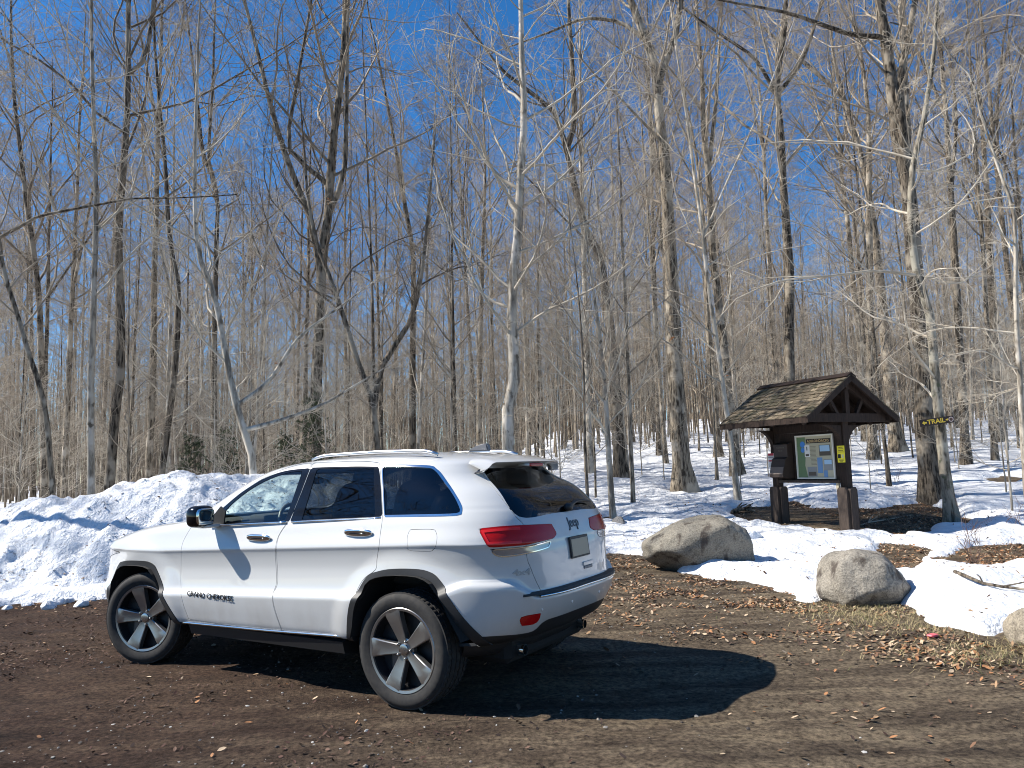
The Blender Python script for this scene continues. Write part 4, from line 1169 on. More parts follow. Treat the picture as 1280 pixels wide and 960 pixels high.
# right of the car
hero([(1168, 628), (1164, 613), (1157, 533), (1157, 450), (1148, 367), (1140, 250), (1121, 150), (1114, 83), (1107, 33), (1102, 0)], 28, H=21, seed=1, bark=BARK_DARK, twigm=TWIG, limbs=22, t0=.42, spread=.22,
     label='thick rough-barked tree standing close behind the small yellow-lettered trail board', name='maple_tree', forks=[([(1112, 60), (1100, 48), (1070, 49), (1040, 43), (980, 25), (904, 13)], 7, 1.0), ([(1140, 250), (1127, 190), (1118, 120), (1126, 60)], 13, 5)])
hero([(1190, 656), (1184, 613), (1174, 533), (1166, 467), (1162, 410), (1149, 360), (1139, 317), (1135, 240), (1150, 150), (1162, 60)], 15, H=13, seed=2, bark=BARK_MOSS, twigm=TWIG_PALE, limbs=22, t0=.16, spread=.24, ang=(1.0, 1.5), up=.02,
     leaf=8, label='slim pale patchy-barked tree that carries the trail board', name='beech_tree')
hero([(855, 616), (852, 580), (845, 480), (838, 330), (830, 200), (821, 130), (820, 100), (803, 45), (785, 0)], 25, H=21, seed=3, bark=BARK_GREY, twigm=TWIG, limbs=20, t0=.45, spread=.24,
     label='stout grey-brown tree with a flared foot on the snow just left of the shingled kiosk', name='maple_tree', forks=[([(821, 110), (830, 80), (843, 50), (850, 10)], 10, 6), ([(838, 330), (812, 133), (795, 30)], 3, .5), ([(803, 60), (770, 25), (735, 20), (690, 35)], 6, 2)])
hero([(776, 602), (770, 500), (757, 366), (745, 310), (737, 300), (720, 240), (707, 183), (694, 143), (660, 113), (627, 87)], 18, H=17, seed=4, bark=BARK_DARK, twigm=TWIG_DARK, limbs=20, t0=.4, spread=.24,
     label='dark crooked tree bending left high up, between the car roof and the stout grey tree', name='crooked_tree', forks=[([(709, 195), (718, 150), (714, 80), (710, 20)], 8, 4)])
hero([(634, 566), (635, 507), (644, 467), (640, 410), (643, 333), (647, 300), (650, 233), (655, 133), (652, 67), (651, 0)], 19, Y=16.5, H=16, seed=5, bark=BARK_PALE, twigm=TWIG_PALE, limbs=34, t0=.22, spread=.24, ang=(.8, 1.2), up=.05,
     leaf=10, label='pale straight tree rising directly behind the car roof fin with many fine upswept branches', name='beech_tree')
hero([(767, 650), (764, 617), (757, 500), (749, 417), (737, 333), (728, 250)], 9, H=7.5, seed=6, bark=BARK_PALE, twigm=TWIG_PALE, limbs=22, t0=.2, spread=.4, up=.1, flare=.3,
     label='thin pale sapling with spreading branches just behind the right tail light', name='sapling')
hero([(734, 602), (732, 560), (730, 467), (724, 380), (715, 300)], 5, Y=15, H=7, seed=7, bark=BARK_DARK, twigm=TWIG_DARK, limbs=16, t0=.3, spread=.35, flare=.2, label='thin dark sapling rising behind the rear window of the car', name='sapling')
hero([(898, 574), (891, 470), (884, 400), (881, 317), (874, 233), (867, 183), (855, 120)], 10, H=19, seed=8, bark=BARK_GREY, twigm=TWIG, limbs=20, t0=.4, label='left one of two close slender grey trees left of the kiosk', name='maple_tree')
hero([(922, 598), (911, 500), (901, 400), (890, 310), (886, 233), (879, 167), (877, 100), (870, 0)], 15, H=20, seed=9, bark=BARK_GREY, twigm=TWIG, limbs=20, t0=.45, label='right one of two close slender grey trees left of the kiosk', name='maple_tree', forks=[([(884, 215), (895, 130), (900, 60)], 6, 4)])
hero([(990, 560), (986, 467), (986, 317), (980, 233), (977, 167), (971, 117), (981, 33), (982, 0)], 16, Y=24, H=21, seed=10, bark=BARK_DARK, twigm=TWIG, limbs=22, t0=.42, label='dark tree rising straight from behind the middle of the shingled roof', name='maple_tree', forks=[([(971, 120), (940, 75), (905, 55)], 5, 3), ([(979, 125), (1000, 80), (1020, 20)], 6, 4)])
hero([(1122, 566), (1114, 500), (1104, 400), (1094, 300), (1081, 217), (1061, 143), (1044, 83), (1034, 0)], 17, H=21, seed=11, bark=BARK_GREY, twigm=TWIG, limbs=22, t0=.42, label='grey leaning tree on the snow between kiosk roof and trail board', name='maple_tree', forks=[([(1050, 130), (1035, 100), (1010, 75)], 7, 5)])
hero([(1090, 555), (1088, 420), (1086, 250), (1084, 130), (1078, 80), (1065, 20)], 13, Y=30, H=22, seed=12, bark=BARK_GREY, twigm=TWIG, limbs=20, t0=.42, label='far straight grey tree seen just above the right roof slope', name='maple_tree')
hero([(1249, 556), (1242, 470), (1238, 380), (1232, 260), (1225, 150), (1218, 60)], 14, H=21, seed=13, bark=BARK_GREY, twigm=TWIG, limbs=20, t0=.4, label='grey tree on the snow slope right of the trail board', name='maple_tree')
hero([(1290, 690), (1278, 500), (1270, 400), (1267, 277), (1247, 207), (1227, 143), (1217, 107), (1174, 50)], 9, Y=11.5, H=8.5, seed=14, bark=BARK_PALE, twigm=TWIG_PALE, limbs=16, t0=.25, spread=.24, ang=(.9, 1.4), up=.03, flare=.3, label='thin pale sapling arching inwards along the right edge of the photo', name='sapling')
# left of the car
hero([(133, 604), (145, 517), (152, 460), (153, 383), (151, 310), (156, 233), (162, 150), (163, 67), (163, 0)], 15, Y=17.5, H=20, seed=21, bark=BARK_DARK, twigm=TWIG_DARK, limbs=20, t0=.45, label='dark straight tree leaning slightly right behind the snow bank', name='maple_tree', forks=[([(163, 112), (176, 85), (188, 60), (196, 0)], 5, 4)])
hero([(118, 604), (115, 467), (120, 350), (122, 250), (120, 167), (117, 33)], 11, Y=16, H=16, seed=22, bark=BARK_PALE, twigm=TWIG_PALE, limbs=22, t0=.35, leaf=8, label='pale smooth tree just left of the dark leaning one behind the snow bank', name='beech_tree')
hero([(190, 594), (213, 500), (220, 433), (223, 367), (211, 300), (203, 183), (197, 117), (190, 30)], 10, Y=19, H=18, seed=23, bark=BARK_DARK, twigm=TWIG, limbs=20, t0=.42, label='dark bent tree leaning right then straight, right of the pair behind the bank', name='crooked_tree')
hero([(320, 600), (317, 587), (297, 513), (283, 450), (267, 367), (247, 310), (243, 200), (246, 80)], 12, Y=14.5, H=12, seed=24, bark=BARK_PALE, twigm=TWIG_PALE, limbs=18, t0=.25, spread=.24, up=.06, leaf=16, label='light brown tree curving left above the car windscreen', name='beech_tree', forks=[([(297, 513), (330, 480), (370, 420), (420, 380)], 6, 1.0), ([(310, 545), (350, 525), (400, 505), (440, 480)], 6, .8)])
hero([(72, 600), (57, 517), (33, 433), (17, 383), (0, 317), (-14, 220)], 9, Y=15.5, H=13, seed=25, bark=BARK_GREY, twigm=TWIG, limbs=20, t0=.35, label='slim grey tree bowing left at the left edge of the photo', name='crooked_tree')
hero([(396, 575), (394, 500), (398, 433), (402, 333), (410, 270), (414, 200), (424, 120), (431, 30)], 19, Y=19, H=20, seed=26, bark=BARK_GREY, twigm=TWIG, limbs=22, t0=.4, spread=.28, label='big forked grey tree standing above the front door of the car', name='maple_tree', forks=[([(402, 333), (388, 270), (372, 230), (352, 170), (325, 60)], 9, 4), ([(410, 270), (432, 215), (437, 67)], 7, 4), ([(372, 230), (358, 175), (368, 100), (380, 20)], 6, 4)])
hero([(476, 585), (470, 540), (464, 500), (447, 450), (427, 387), (417, 357), (395, 300), (385, 240)], 11, Y=17.5, H=11, seed=27, bark=BARK_DARK, twigm=TWIG_DARK, limbs=18, t0=.4, leaf=26, label='dark slanting tree leaning left over the car roof', name='crooked_tree', forks=[([(466, 515), (474, 465), (487, 440), (514, 393), (528, 320), (535, 240)], 8, 2)])
hero([(60, 602), (55, 480), (48, 350), (30, 220), (18, 110), (14, 0)], 11, Y=22, H=20, seed=28, bark=BARK_DARK, twigm=TWIG_DARK, limbs=22, t0=.35, label='dark tree with long thin limbs near the left edge of the photo', name='maple_tree')
hero([(270, 580), (268, 470), (270, 340), (273, 250), (262, 200), (268, 80)], 10, Y=23, H=19, seed=29, bark=BARK_DARK, twigm=TWIG, limbs=22, t0=.38, label='dark upright tree behind the light brown curving one', name='maple_tree', forks=[([(272, 255), (262, 215), (250, 190), (240, 120)], 7, 4)])
hero([(515, 570), (516, 450), (517, 330), (505, 250), (488, 150), (470, 60)], 11, Y=27, H=20, seed=30, bark=BARK_DARK, twigm=TWIG, limbs=20, t0=.4, label='dark slim tree behind the gap in the forked trunks, over the car roof', name='maple_tree')
hero([(598, 572), (600, 450), (603, 330), (606, 200), (602, 90)], 9, Y=30, H=19, seed=31, bark=BARK_GREY, twigm=TWIG, limbs=20, t0=.42, label='grey slim tree just left of the pale straight tree behind the car', name='maple_tree')
MELT = []
for a, k in HERO:
    b = hit(*a[0][0]) if 'Y' not in k else at(a[0][0][0], a[0][0][1], k['Y'])
    MELT.append((b[0], b[1], .08 + a[1]/CAM['f']*b[1]*.62))
LEDGE = tuple(hit(1200, 748)[:2])
for a, k in HERO: path_tree(*a, **k)

# a long bare limb reaching in from a tree standing outside the frame on the left
rng = np.random.default_rng(77)
lt = empty('maple_tree', (-11.2, 11.6, 0)); tag(lt, 'tree at the far left whose one long bare limb crosses the upper left sky', 'tree')
lp = smooth_path([at(-60, 330, 11.6), at(0, 297, 11.6), at(50, 270, 11.4), at(117, 257, 11.2), at(167, 248, 11.1), at(233, 247, 11.0), at(318, 242, 10.9)], 20) - np.array([-11.2, 11.6, 0])
start = lp[0]; tr = smooth_path([(0, 0, -.1), (.05, .02, 2.2), (start[0]-.9, 0, start[2]-.7), (start[0]-1.3, .1, 9), (start[0]-1.2, .1, 14)], 20)
lp = smooth_path([tuple(tr[np.argmin(np.abs(tr[:, 2] - (start[2]-.6)))])] + [tuple(p) for p in lp[::2]], 22)
tb, bb = tree_mesh(rng, tr, .085*(1 - .85*np.linspace(0, 1, 20)), 12, .5, .25)
lr_ = .030*(1 - .85*np.linspace(0, 1, 22)) + .004; tb.append((lp[None], lr_[None], 8))
q1 = sprout(rng, lp[None], lr_[None], 16, (.15, 1), (.5, 1.1), (.3, 1.1), .008, 6, .05, .15, .3, True); bb.append((q1[0], q1[1], 4))
q2 = sprout(rng, q1[0], q1[1], 5, (.2, 1), (.5, 1), (.15, .5), .005, 4, .03, .15, .5); bb.append((q2[0], q2[1], 3))
V, Q = tubes(tb); link('trunk', mesh_np('trunk', V, Q), BARK_DARK, lt); V, Q = tubes(bb); link('branches', mesh_np('branches', V, Q), TWIG, lt)

# ---------------------------------------------------------------- the wood behind: one of each kind, then copies
protos = []
def proto(kind, seed, H, r, **kw):
    rng = np.random.default_rng(seed)
    n = 18; tr, rd = random_trunk(rng, H, r, n, kw.pop('lean', .02), kw.pop('wig', .05))
    fk = []
    for _ in range(kw.pop('nforks', 0)):
        i = int(n*rng.uniform(.38, .62)); az = rng.uniform(0, 6.28); L = H*(1 - i/n)*rng.uniform(.75, 1.0)
        d = np.array([math.cos(az)*.38, math.sin(az)*.38, 1]); d = d/np.linalg.norm(d); q = [tr[i]]
        for k in range(4): d = unit(d + np.array([0, 0, .12]) + rng.normal(0, .08, 3)); q.append(q[-1] + d*L/4)
        fp = smooth_path(q, 12); fk.append((fp, rd[i]*.72*(1 - .9*np.linspace(0, 1, 12)) + .003))
    bark = kw.pop('bark'); tw = kw.pop('tw'); label = kw.pop('label')
    tb, bb = tree_mesh(rng, tr, rd, forks=fk, **kw)
    return (tb, bb, bark, tw, label, kind)
PR = []
for i in range(6):
    PR.append(proto('tall', 200+i, [21, 23, 20, 24, 22, 19][i], [.115, .14, .10, .15, .12, .085][i], nforks=[1, 2, 1, 2, 0, 1][i], limbs=23, t0=[.36, .46, .36, .45, .38, .36][i], spread=.21, sides=8, fine=1.05, twig=.0034,
                    bark=[BARK_GREY, BARK_DARK, BARK_GREY, BARK_GREY, BARK_PALE, BARK_DARK][i], tw=[TWIG, TWIG_DARK, TWIG, TWIG, TWIG_PALE, TWIG][i], label='tall bare hardwood tree among many in the snowy wood behind'))
for i in range(4):
    PR.append(proto('pole', 230+i, [14, 16, 12, 15][i], [.045, .058, .038, .05][i], nforks=[0, 1, 0, 0][i], limbs=26, t0=.18, spread=.19, sides=6, fine=1.15, twig=.0026, ang=(.7, 1.15), up=.06,
                    bark=[BARK_GREY, BARK_PALE, BARK_GREY, BARK_DARK][i], tw=[TWIG, TWIG_PALE, TWIG, TWIG][i], label='slender pole-sized bare tree among many in the snowy wood behind'))
for i in range(3):
    PR.append(proto('sapling', 250+i, [6.0, 8.5, 4.5][i], [.018, .026, .013][i], limbs=22, t0=.15, spread=.30, sides=5, twig=.0024, ang=(.7, 1.2), up=.06, flare=.2, levels=3, wig=.08,
                    bark=[BARK_PALE, BARK_GREY, BARK_PALE][i], tw=[TWIG_PALE, TWIG, TWIG_PALE][i], label='thin bare sapling in the undergrowth of the snowy wood'))
rng = np.random.default_rng(11)
spots = [(m[0], m[1]) for m in MELT]
def ok(x, y, d):
    if abs(x - 6.2) < 2.2 and abs(y - 15.3) < 2.2: return False
    if .30 < x/max(y, 1) < .47 and y < 15: return False
    return all((x - a)**2 + (y - b)**2 > d*d for a, b in spots)
PLACE = []
def fill(kind, n, y0, y1, spread_, d, xcond=None):
    idx = [i for i, p in enumerate(PR) if p[5] == kind]; c = 0; tries = 0
    while c < n and tries < 20000:
        tries += 1
        y = math.sqrt(rng.uniform(y0*y0, y1*y1)); x = rng.uniform(-1, 1)*(y*spread_ + 2.0)
        if x < -1.5 and y < 15.2: continue
        if x >= -1.5 and y < 17.5 and kind != 'sapling': continue
        if xcond and not xcond(x, y): continue
        if not ok(x, y, d): continue
        spots.append((x, y)); PLACE.append((idx[c % len(idx)], x, y)); c += 1
fill('tall', 84, 22, 62, .72, 2.0)
fill('pole', 114, 18, 56, .72, 1.0)
fill('sapling', 72, 14.2, 36, .70, .6)
# shade-casting neighbours on the left and the wood behind the photographer, seen mirrored in the glass
for x, y, i in ((-25, 12.6, 1), (-16.5, 17.0, 2), (-18, 11.4, 6), (-14.2, 13.9, 8), (-16.5, 4.0, 6), (-22, 3.4, 5)): PLACE.append((i, x, y))
for x, y, i in ((-14, -9, 0), (-9, -12, 1), (-3, -13, 3), (2, -11, 2), (-20, -6, 4), (-6, -18, 5), (6, -15, 0), (12, -10, 1), (-11, -16, 8), (-16, -14, 7), (15, -3, 3), (-1, -20, 4), (-24, -1, 0)): PLACE.append((i, x, y))
for x, y, i in ((17, 20, 0), (21, 24, 2), (19, 28, 5), (24, 30, 3), (15.5, 17.5, 6), (18.5, 17, 9), (27, 36, 1), (22, 19, 8)): PLACE.append((i, x, y))
roots = {}
for k, x, y in PLACE:
    tb, bb, bark, tw, label, kind = PR[k]
    z = float(terrain(x, y)) - .05; rz = rng.uniform(0, 6.28); sc = (rng.uniform(.85, 1.2), rng.uniform(.86, 1.12))
    grp = {'tall': 'tall trees of the wood', 'pole': 'pole-sized trees of the wood', 'sapling': 'saplings of the wood'}[kind]
    if k not in roots:
        roots[k] = add_tree({'tall': 'hardwood_tree', 'pole': 'pole_tree', 'sapling': 'sapling'}[kind], (x, y, z), tb, bb, bark, tw, label, 'tree', grp, rz)
        roots[k].scale = (sc[0], sc[0], sc[1])
    else: dup(roots[k], (x, y, z), rz, sc)

# far woods that read as one mass
rng = np.random.default_rng(5)
lows = []
for i in range(6):
    H = [19, 22, 17, 21, 14, 12][i]; tr, rd = random_trunk(rng, H, [.11, .13, .10, .12, .06, .05][i], 10, .02, .05)
    tb, bb = tree_mesh(rng, tr, rd, 22, .25, .20, .62, .0065, 5, (.6, 1.05), .10, .6, None, 3)
    a = tubes(tb); b = tubes(bb); lows.append((a, b))
Va, Qa, Vb, Qb = [], [], [], []; na = nb = 0
for k in range(520):
    y = math.sqrt(rng.uniform(58**2, 135**2)); x = rng.uniform(-1, 1)*(y*.74)
    (v1, q1), (v2, q2) = lows[k % 6]; th = rng.uniform(0, 6.28); c, s = math.cos(th), math.sin(th); sc = rng.uniform(.85, 1.15)
    M = np.array([[c, s, 0], [-s, c, 0], [0, 0, 1]])*sc; off = np.array([x, y, float(terrain(x, y)) - .1])
    Va.append(v1 @ M + off); Qa.append(q1 + na); na += len(v1); Vb.append(v2 @ M + off); Qb.append(q2 + nb); nb += len(v2)
fwd = empty('distant_woods', (0, 90, 3)); tag(fwd, 'dense grey mass of far bare trees filling the gaps to the horizon', 'woods', kind='stuff')
o = np.array([0, 90, 3])
link('trunks', mesh_np('trunks', np.concatenate(Va) - o, np.concatenate(Qa)), BARK_GREY, fwd)['kind'] = 'stuff'
link('branches', mesh_np('branches', np.concatenate(Vb) - o, np.concatenate(Qb)), TWIG, fwd)['kind'] = 'stuff'

# far undergrowth: whips and poles too many to count
rng = np.random.default_rng(15); M = 5600
y = np.sqrt(rng.uniform(40**2, 135**2, M)); x = rng.uniform(-1, 1, M)*(y*.74); z = terrain(x, y); H = rng.uniform(3, 11, M)
t = np.linspace(0, 1, 5); ln = rng.normal(0, .06, (M, 2)); wob = rng.normal(0, .10, (M, 5, 2)).cumsum(1)*.5
Pn = np.zeros((M, 5, 3)); Pn[:, :, 0] = x[:, None] + ln[:, :1]*H[:, None]*t + wob[:, :, 0]*H[:, None]*.12; Pn[:, :, 1] = y[:, None] + ln[:, 1:]*H[:, None]*t + wob[:, :, 1]*H[:, None]*.12; Pn[:, :, 2] = z[:, None] - .1 + H[:, None]*t
Rn = (.010 + .0058*H)[:, None]*(1 - .8*t)[None]
s1 = sprout(rng, Pn, Rn, 8, (.25, .98), (.6, 1.0), lambda t_, i, rg: H[i]*(.30 - .18*t_)*rg.uniform(.5, 1.2, len(t_)), .009, 4, .12, .14, .4)
s2 = sprout(rng, s1[0], s1[1], 2, (.25, 1), (.4, .9), (.3, 1.0), .006, 3, .08, .12, .5)
uw = empty('undergrowth', (0, 80, 2)); tag(uw, 'tangle of thin far saplings closing the gaps between the trunks', 'undergrowth', kind='stuff')
V, Q = tubes([(Pn, Rn, 4), (s1[0], s1[1], 3), (s2[0], s2[1], 3)]); link('stems', mesh_np('stems', V - np.array([0, 80, 2]), Q), m_twig('twig_far', (.205, .163, .12), (.36, .296, .222)), uw)['kind'] = 'stuff'

# young hemlocks, the only green
NEEDLE = mat('hemlock_needles', (.045, .062, .026), .7); tn = NT(NEEDLE); tn.col(tn.ramp(tn.noise(tn.coord((1, 1, 1)), 4, 3), [(.3, (.022, .036, .014)), (.65, (.075, .095, .040))]))
def hemlock(loc, H, seed, label):
    rng = np.random.default_rng(seed); root = empty('hemlock_tree', loc); tag(root, label, 'evergreen', 'young hemlocks')
    z = np.linspace(0, H, 10); tr = np.stack([.03*np.sin(z*1.3), .03*np.cos(z), z], 1); rd = .035*(1 - z/H) + .004
    V, Q = tubes([(tr[None], rd[None], 6)]); link('trunk', mesh_np('trunk', V, Q), BARK_DARK, root)
    P1, R1, t1, i1 = sprout(rng, tr[None], rd[None], int(22*H), (.06, .99), (1.3, 1.7), lambda t, i, rg: (H*.30*(1 - t) + .12)*rg.uniform(.7, 1.15, len(t)), .007, 6, -.02, .08, .3, True, .12)
    P2, R2, t2, i2 = sprout(rng, P1, R1, 9, (.15, 1), (.6, 1.0), (.10, .28), .003, 3, 0, .1, .5)
    bv = [(P1, R1, 3)]
    V, Q = tubes(bv); link('branches', mesh_np('branches', V, Q), BARK_DARK, root)
    A, B = P2[:, 0], P2[:, 2]; n = len(A)
    rep = 7; A = np.repeat(A, rep, 0); B = np.repeat(B, rep, 0); u = rng.uniform(0, 1, (len(A), 1)); c = A + (B - A)*u + rng.normal(0, .012, A.shape)
    d = unit(B - A + rng.normal(0, .05, A.shape)); w = unit(np.cross(d, np.array([0, 0, 1.]) + rng.normal(0, .4, A.shape)))
    L = rng.uniform(.03, .06, (len(A), 1)); wd = rng.uniform(.008, .016, (len(A), 1))
    V = np.stack([c - d*L, c + w*wd, c + d*L, c - w*wd], 1).reshape(-1, 3); Q = np.arange(len(V)).reshape(-1, 4)
    link('needles', mesh_np('needles', V, Q, None, False), NEEDLE, root)
for (qx, qy, Y, H, lab) in ((392, 592, 18.5, 3.4, 'young green hemlock behind the car roof'), (356, 592, 20, 2.6, 'smaller green hemlock left of the car roof, at its front edge'), (243, 594, 19, 2.7, 'young green hemlock above the crest of the snow bank'), (284, 594, 21, 2.9, 'dim green hemlock right of the one above the snow crest')):
    p = at(qx, qy, Y); hemlock((p[0], p[1], float(terrain(p[0], p[1])) - .02), H, int(qx), lab)

# ---------------------------------------------------------------- ground and snow
SOIL = m_ground(); SNOW = m_snow(); SNOWD = m_snow('dirty_snow', 1)
xs = axis([(-170, -40, 8), (-40, -12, 1.2), (-12, 12, .10), (12, 40, 1.2), (40, 178, 8)]); ys = axis([(-70, -10, 5), (-10, 1.0, .5), (1.0, 5.0, .05), (5.0, 10, .07), (10, 24, .16), (24, 60, 1.2), (60, 260, 6)])
xs = axis([(-170, -40, 8), (-40, -12, 1.2), (-12, -7, .3), (-7, 9, .07), (9, 12, .3), (12, 40, 1.2), (40, 178, 8)])
def gz(X, Y): return terrain(X, Y) + lot_z(X, Y)
g = link('ground', grid_mesh('ground', xs, ys, gz), SOIL); tag(g, 'bare dirt and leaf-strewn forest ground', 'ground', kind='structure')
xs2 = axis([(-170, -40, 6), (-40, -14, 1.2), (-14, -9, .4), (-9, 11, .075), (11, 16, .35), (16, 40, 1.2), (40, 178, 6)]); ys2 = axis([(5.4, 17, .07), (17, 24, .14), (24, 40, .5), (40, 80, 1.5), (80, 230, 6)])
def sz(X, Y):
    t, d = snow_depth(X, Y); return terrain(X, Y) + np.where(t > 0, np.maximum(t, .0) + lot_z(X, Y)*0 + .012, t) 
s = link('snow_cover', grid_mesh('snow_cover', xs2, ys2, sz, lambda X, Y, Z: snow_depth(X, Y)[0] > -.09), SNOW); tag(s, 'old white snow lying over the woodland floor', 'snow', kind='stuff')
# ploughed bank on the left
def bank(X, Y):
    front = np.interp(X, [-20, -8, -6, -4.2, -2.5, -.8], [9.6, 10.15, 10.55, 11.0, 11.5, 12.1]) + .16*fbm(X*1.1, Y*0 + 3, 3, 61)
    crest = np.interp(X, [-20, -11, -9.3, -8.3, -7.6, -6.8, -5.8, -5.0, -4.3, -3.4, -2.4, -1.4, -.4], [.7, .82, 1.0, 1.14, 1.32, 1.44, 1.56, 1.62, 1.60, 1.56, 1.2, .55, .0])
    u = (Y - front)/2.6
    prof = np.where(u < 1, 1 - (1 - np.clip(u, 0, 1))**1.75, 1 - sstep(1.0, 2.3, u)*1.0)
    n = .09*fbm(X*.7, Y*.7, 3, 62, .5) + .075*np.abs(fbm(X*2.3, Y*2.3, 4, 63)) - .04 + .022*fbm(X*7, Y*7, 4, 64)
    rid = .10*np.sin(Y*2.2 + 1.2*fbm(X*.6, Y*.6, 2, 66))
    h = crest*prof + (n*1.25 + rid*.6)*sstep(0, .16, u)*sstep(0, .3, crest)*sstep(2.2, 1.7, u)
    return np.where(u > 0, h, u*.6) 
bx = axis([(-16, -10, .10), (-10, -.2, .05)]); by = axis([(9.2, 13.6, .05), (13.6, 18.5, .10)])
o = link('snow_bank', grid_mesh('snow_bank', bx, by, lambda X, Y: terrain(X, Y) + bank(X, Y) - .01, lambda X, Y, Z: bank(X, Y) > -.06), SNOWD)
tag(o, 'long lumpy bank of ploughed dirty snow along the left side of the lot', 'snow bank')

# ---------------------------------------------------------------- boulders and stones
def put(px, py, dy=0): p = hit(px, py); return np.array([p[0], p[1] + dy, float(terrain(p[0], p[1] + dy))])
b = put(884, 716, .35); o = boulder('boulder', (b[0], b[1], b[2] + .30), (.76, .58, .46), 3, [(-.50, -.55, -.66, .72), (.30, -.92, -.15, .74), (.97, .05, .10, .94)], .045, -.12, (.225, .205, .168), 5, .12)
tag(o, 'big brown boulder with a dark undercut front, between the car and the kiosk', 'boulder')
b = put(1096, 756, .30); o = boulder('boulder', (b[0], b[1], b[2] + .17), (.47, .44, .37), 13, [(-.5, -.6, .35, .86), (.7, -.45, .5, .88), (-.2, -.75, -.62, .80), (-.85, .1, .2, .90)], .045, .3, (.275, .25, .21))
tag(o, 'round grey boulder beside the melting ledge of snow', 'boulder')
b = put(1325, 808, .2); o = boulder('boulder', (b[0], b[1], b[2] + .08), (.23, .25, .20), 23, [(-.6, -.5, .5, .75)], .05, .5, (.30, .26, .20)); tag(o, 'small tan boulder cut off by the right edge of the photo', 'boulder')
b = put(776, 662, .1); o = boulder('rock', (b[0], b[1], b[2] + .12), (.17, .15, .14), 33, [(-.6, -.5, .4, .6), (.7, -.4, .3, .6)], .08, .4, (.24, .23, .22), 4); tag(o, 'small angular grey rock on the snow right of the tail light', 'rock')
for i, (qx, qy) in enumerate(((12, 762), (38, 757), (64, 760), (88, 752), (104, 758), (118, 750), (27, 752), (76, 754), (-15, 764))):
    b = put(qx, qy, -.05); q_ = .05 + .035*((i*7) % 5)/4; o = boulder('snow_chunk', (b[0], b[1], b[2] + q_*.4), (q_*1.3, q_, q_*.8), 60 + i, [(-.5, -.5, .5, .6), (.7, -.3, .4, .6)], .09, i*1.1, (.80, .82, .85), 3); o.data.materials.clear(); o.data.materials.append(SNOWD)
    tag(o, 'small chunk of dirty snow fallen at the foot of the ploughed bank', 'snow lump', 'snow chunks below the bank')
b = put(938, 682, .0); o = boulder('snow_chunk', (b[0], b[1], b[2] + .16), (.20, .16, .12), 43, [], .09, .2, (.80, .82, .85), 4); o.data.materials.clear(); o.data.materials.append(SNOW); tag(o, 'lump of hard snow against the right side of the big brown boulder', 'snow lump')

# ---------------------------------------------------------------- litter
rng = np.random.default_rng(3)
LEAFM = [mat('leaf_tan', (.30, .19, .105), .8), mat('leaf_pale', (.44, .33, .22), .8), mat('leaf_brown', (.15, .080, .045), .85), mat('leaf_orange', (.33, .155, .065), .8), mat('leaf_dark', (.06, .036, .026), .9)]
N = 420000; X = rng.uniform(-9, 11, N); Y = rng.uniform(2.0, 20.5, N)
sd = poly_sdf(X, Y, SNOW_POLY); bare = np.full(N, -9.0)
for q in BARE: bare = np.maximum(bare, poly_sdf(X, Y, q))
cl = fbm(X*.9, Y*.9, 3, 71); cl2 = fbm(X*2.4, Y*2.4, 3, 72)
den = (.006 + .05*np.clip(cl - .1, 0, 1))*np.where(Y < 7, .4, 1)
den += .80*np.exp(-((sd + .75)/.85)**2)*np.clip(.40 + 1.0*cl2, 0, 1)*(sd < .1)*(X > -1)
den += .10*np.exp(-((sd + .4)/.4)**2)*(X < -1)*(sd < .1)
den = np.where(sd > .05, 0, den)
leafpatch = np.where((bare > -.05), .75, 0)*np.where((X < 6.9) & (Y > 13.5) & (bare > .25), .10, 1.0)
den = np.maximum(den, leafpatch*np.clip(.7 + .5*cl2, 0, 1))
dc = np.hypot(X - 2.2, Y - 8.2); den += .20*np.exp(-(dc/1.6)**2)*np.clip(.3 + cl2, 0, 1)
dc = np.hypot(X - 1.2, Y - 8.9); den += .30*np.exp(-(dc/1.5)**2)*np.clip(.4 + cl2, 0, 1)*(sd < 0)
den += .16*np.exp(-(np.hypot(X - 3.4, Y - 4.3)/1.4)**2)*np.clip(.2 + cl2, 0, 1)
k = rng.uniform(0, 1, N) < den*.85
px_, py_ = X[k], Y[k]; pz = terrain(px_, py_) + lot_z(px_, py_)
o = scatter_leaves('leaf_litter', np.stack([px_, py_, pz + .004], 1), .0235, rng, LEAFM); tag(o, 'scattered tan and brown fallen leaves on the dirt', 'leaf litter', kind='stuff')
# crumbs of bark and leaf that have dropped on the snow
N = 12000; X = rng.uniform(-9, 11, N); Y = rng.uniform(6.4, 24, N); t_, d_ = snow_depth(X, Y); bk = bank(X, Y)
k = (((t_ > .06) & (X > -1.0)) | (bk > .12)) & (rng.uniform(0, 1, N) < np.clip(.22 + .55*fbm(X*.7, Y*.7, 3, 75) + .30*(bk > .12), .02, 1)); X, Y = X[k], Y[k]
zz = np.maximum(terrain(X, Y) + snow_depth(X, Y)[0] + .012, terrain(X, Y) + bank(X, Y) - .01)
o = scatter_leaves('snow_debris', np.stack([X, Y, zz + .001], 1), .026, rng, [LEAFM[2], LEAFM[4], LEAFM[0]]); tag(o, 'dark crumbs of bark and leaf dropped on the old snow', 'debris', kind='stuff')
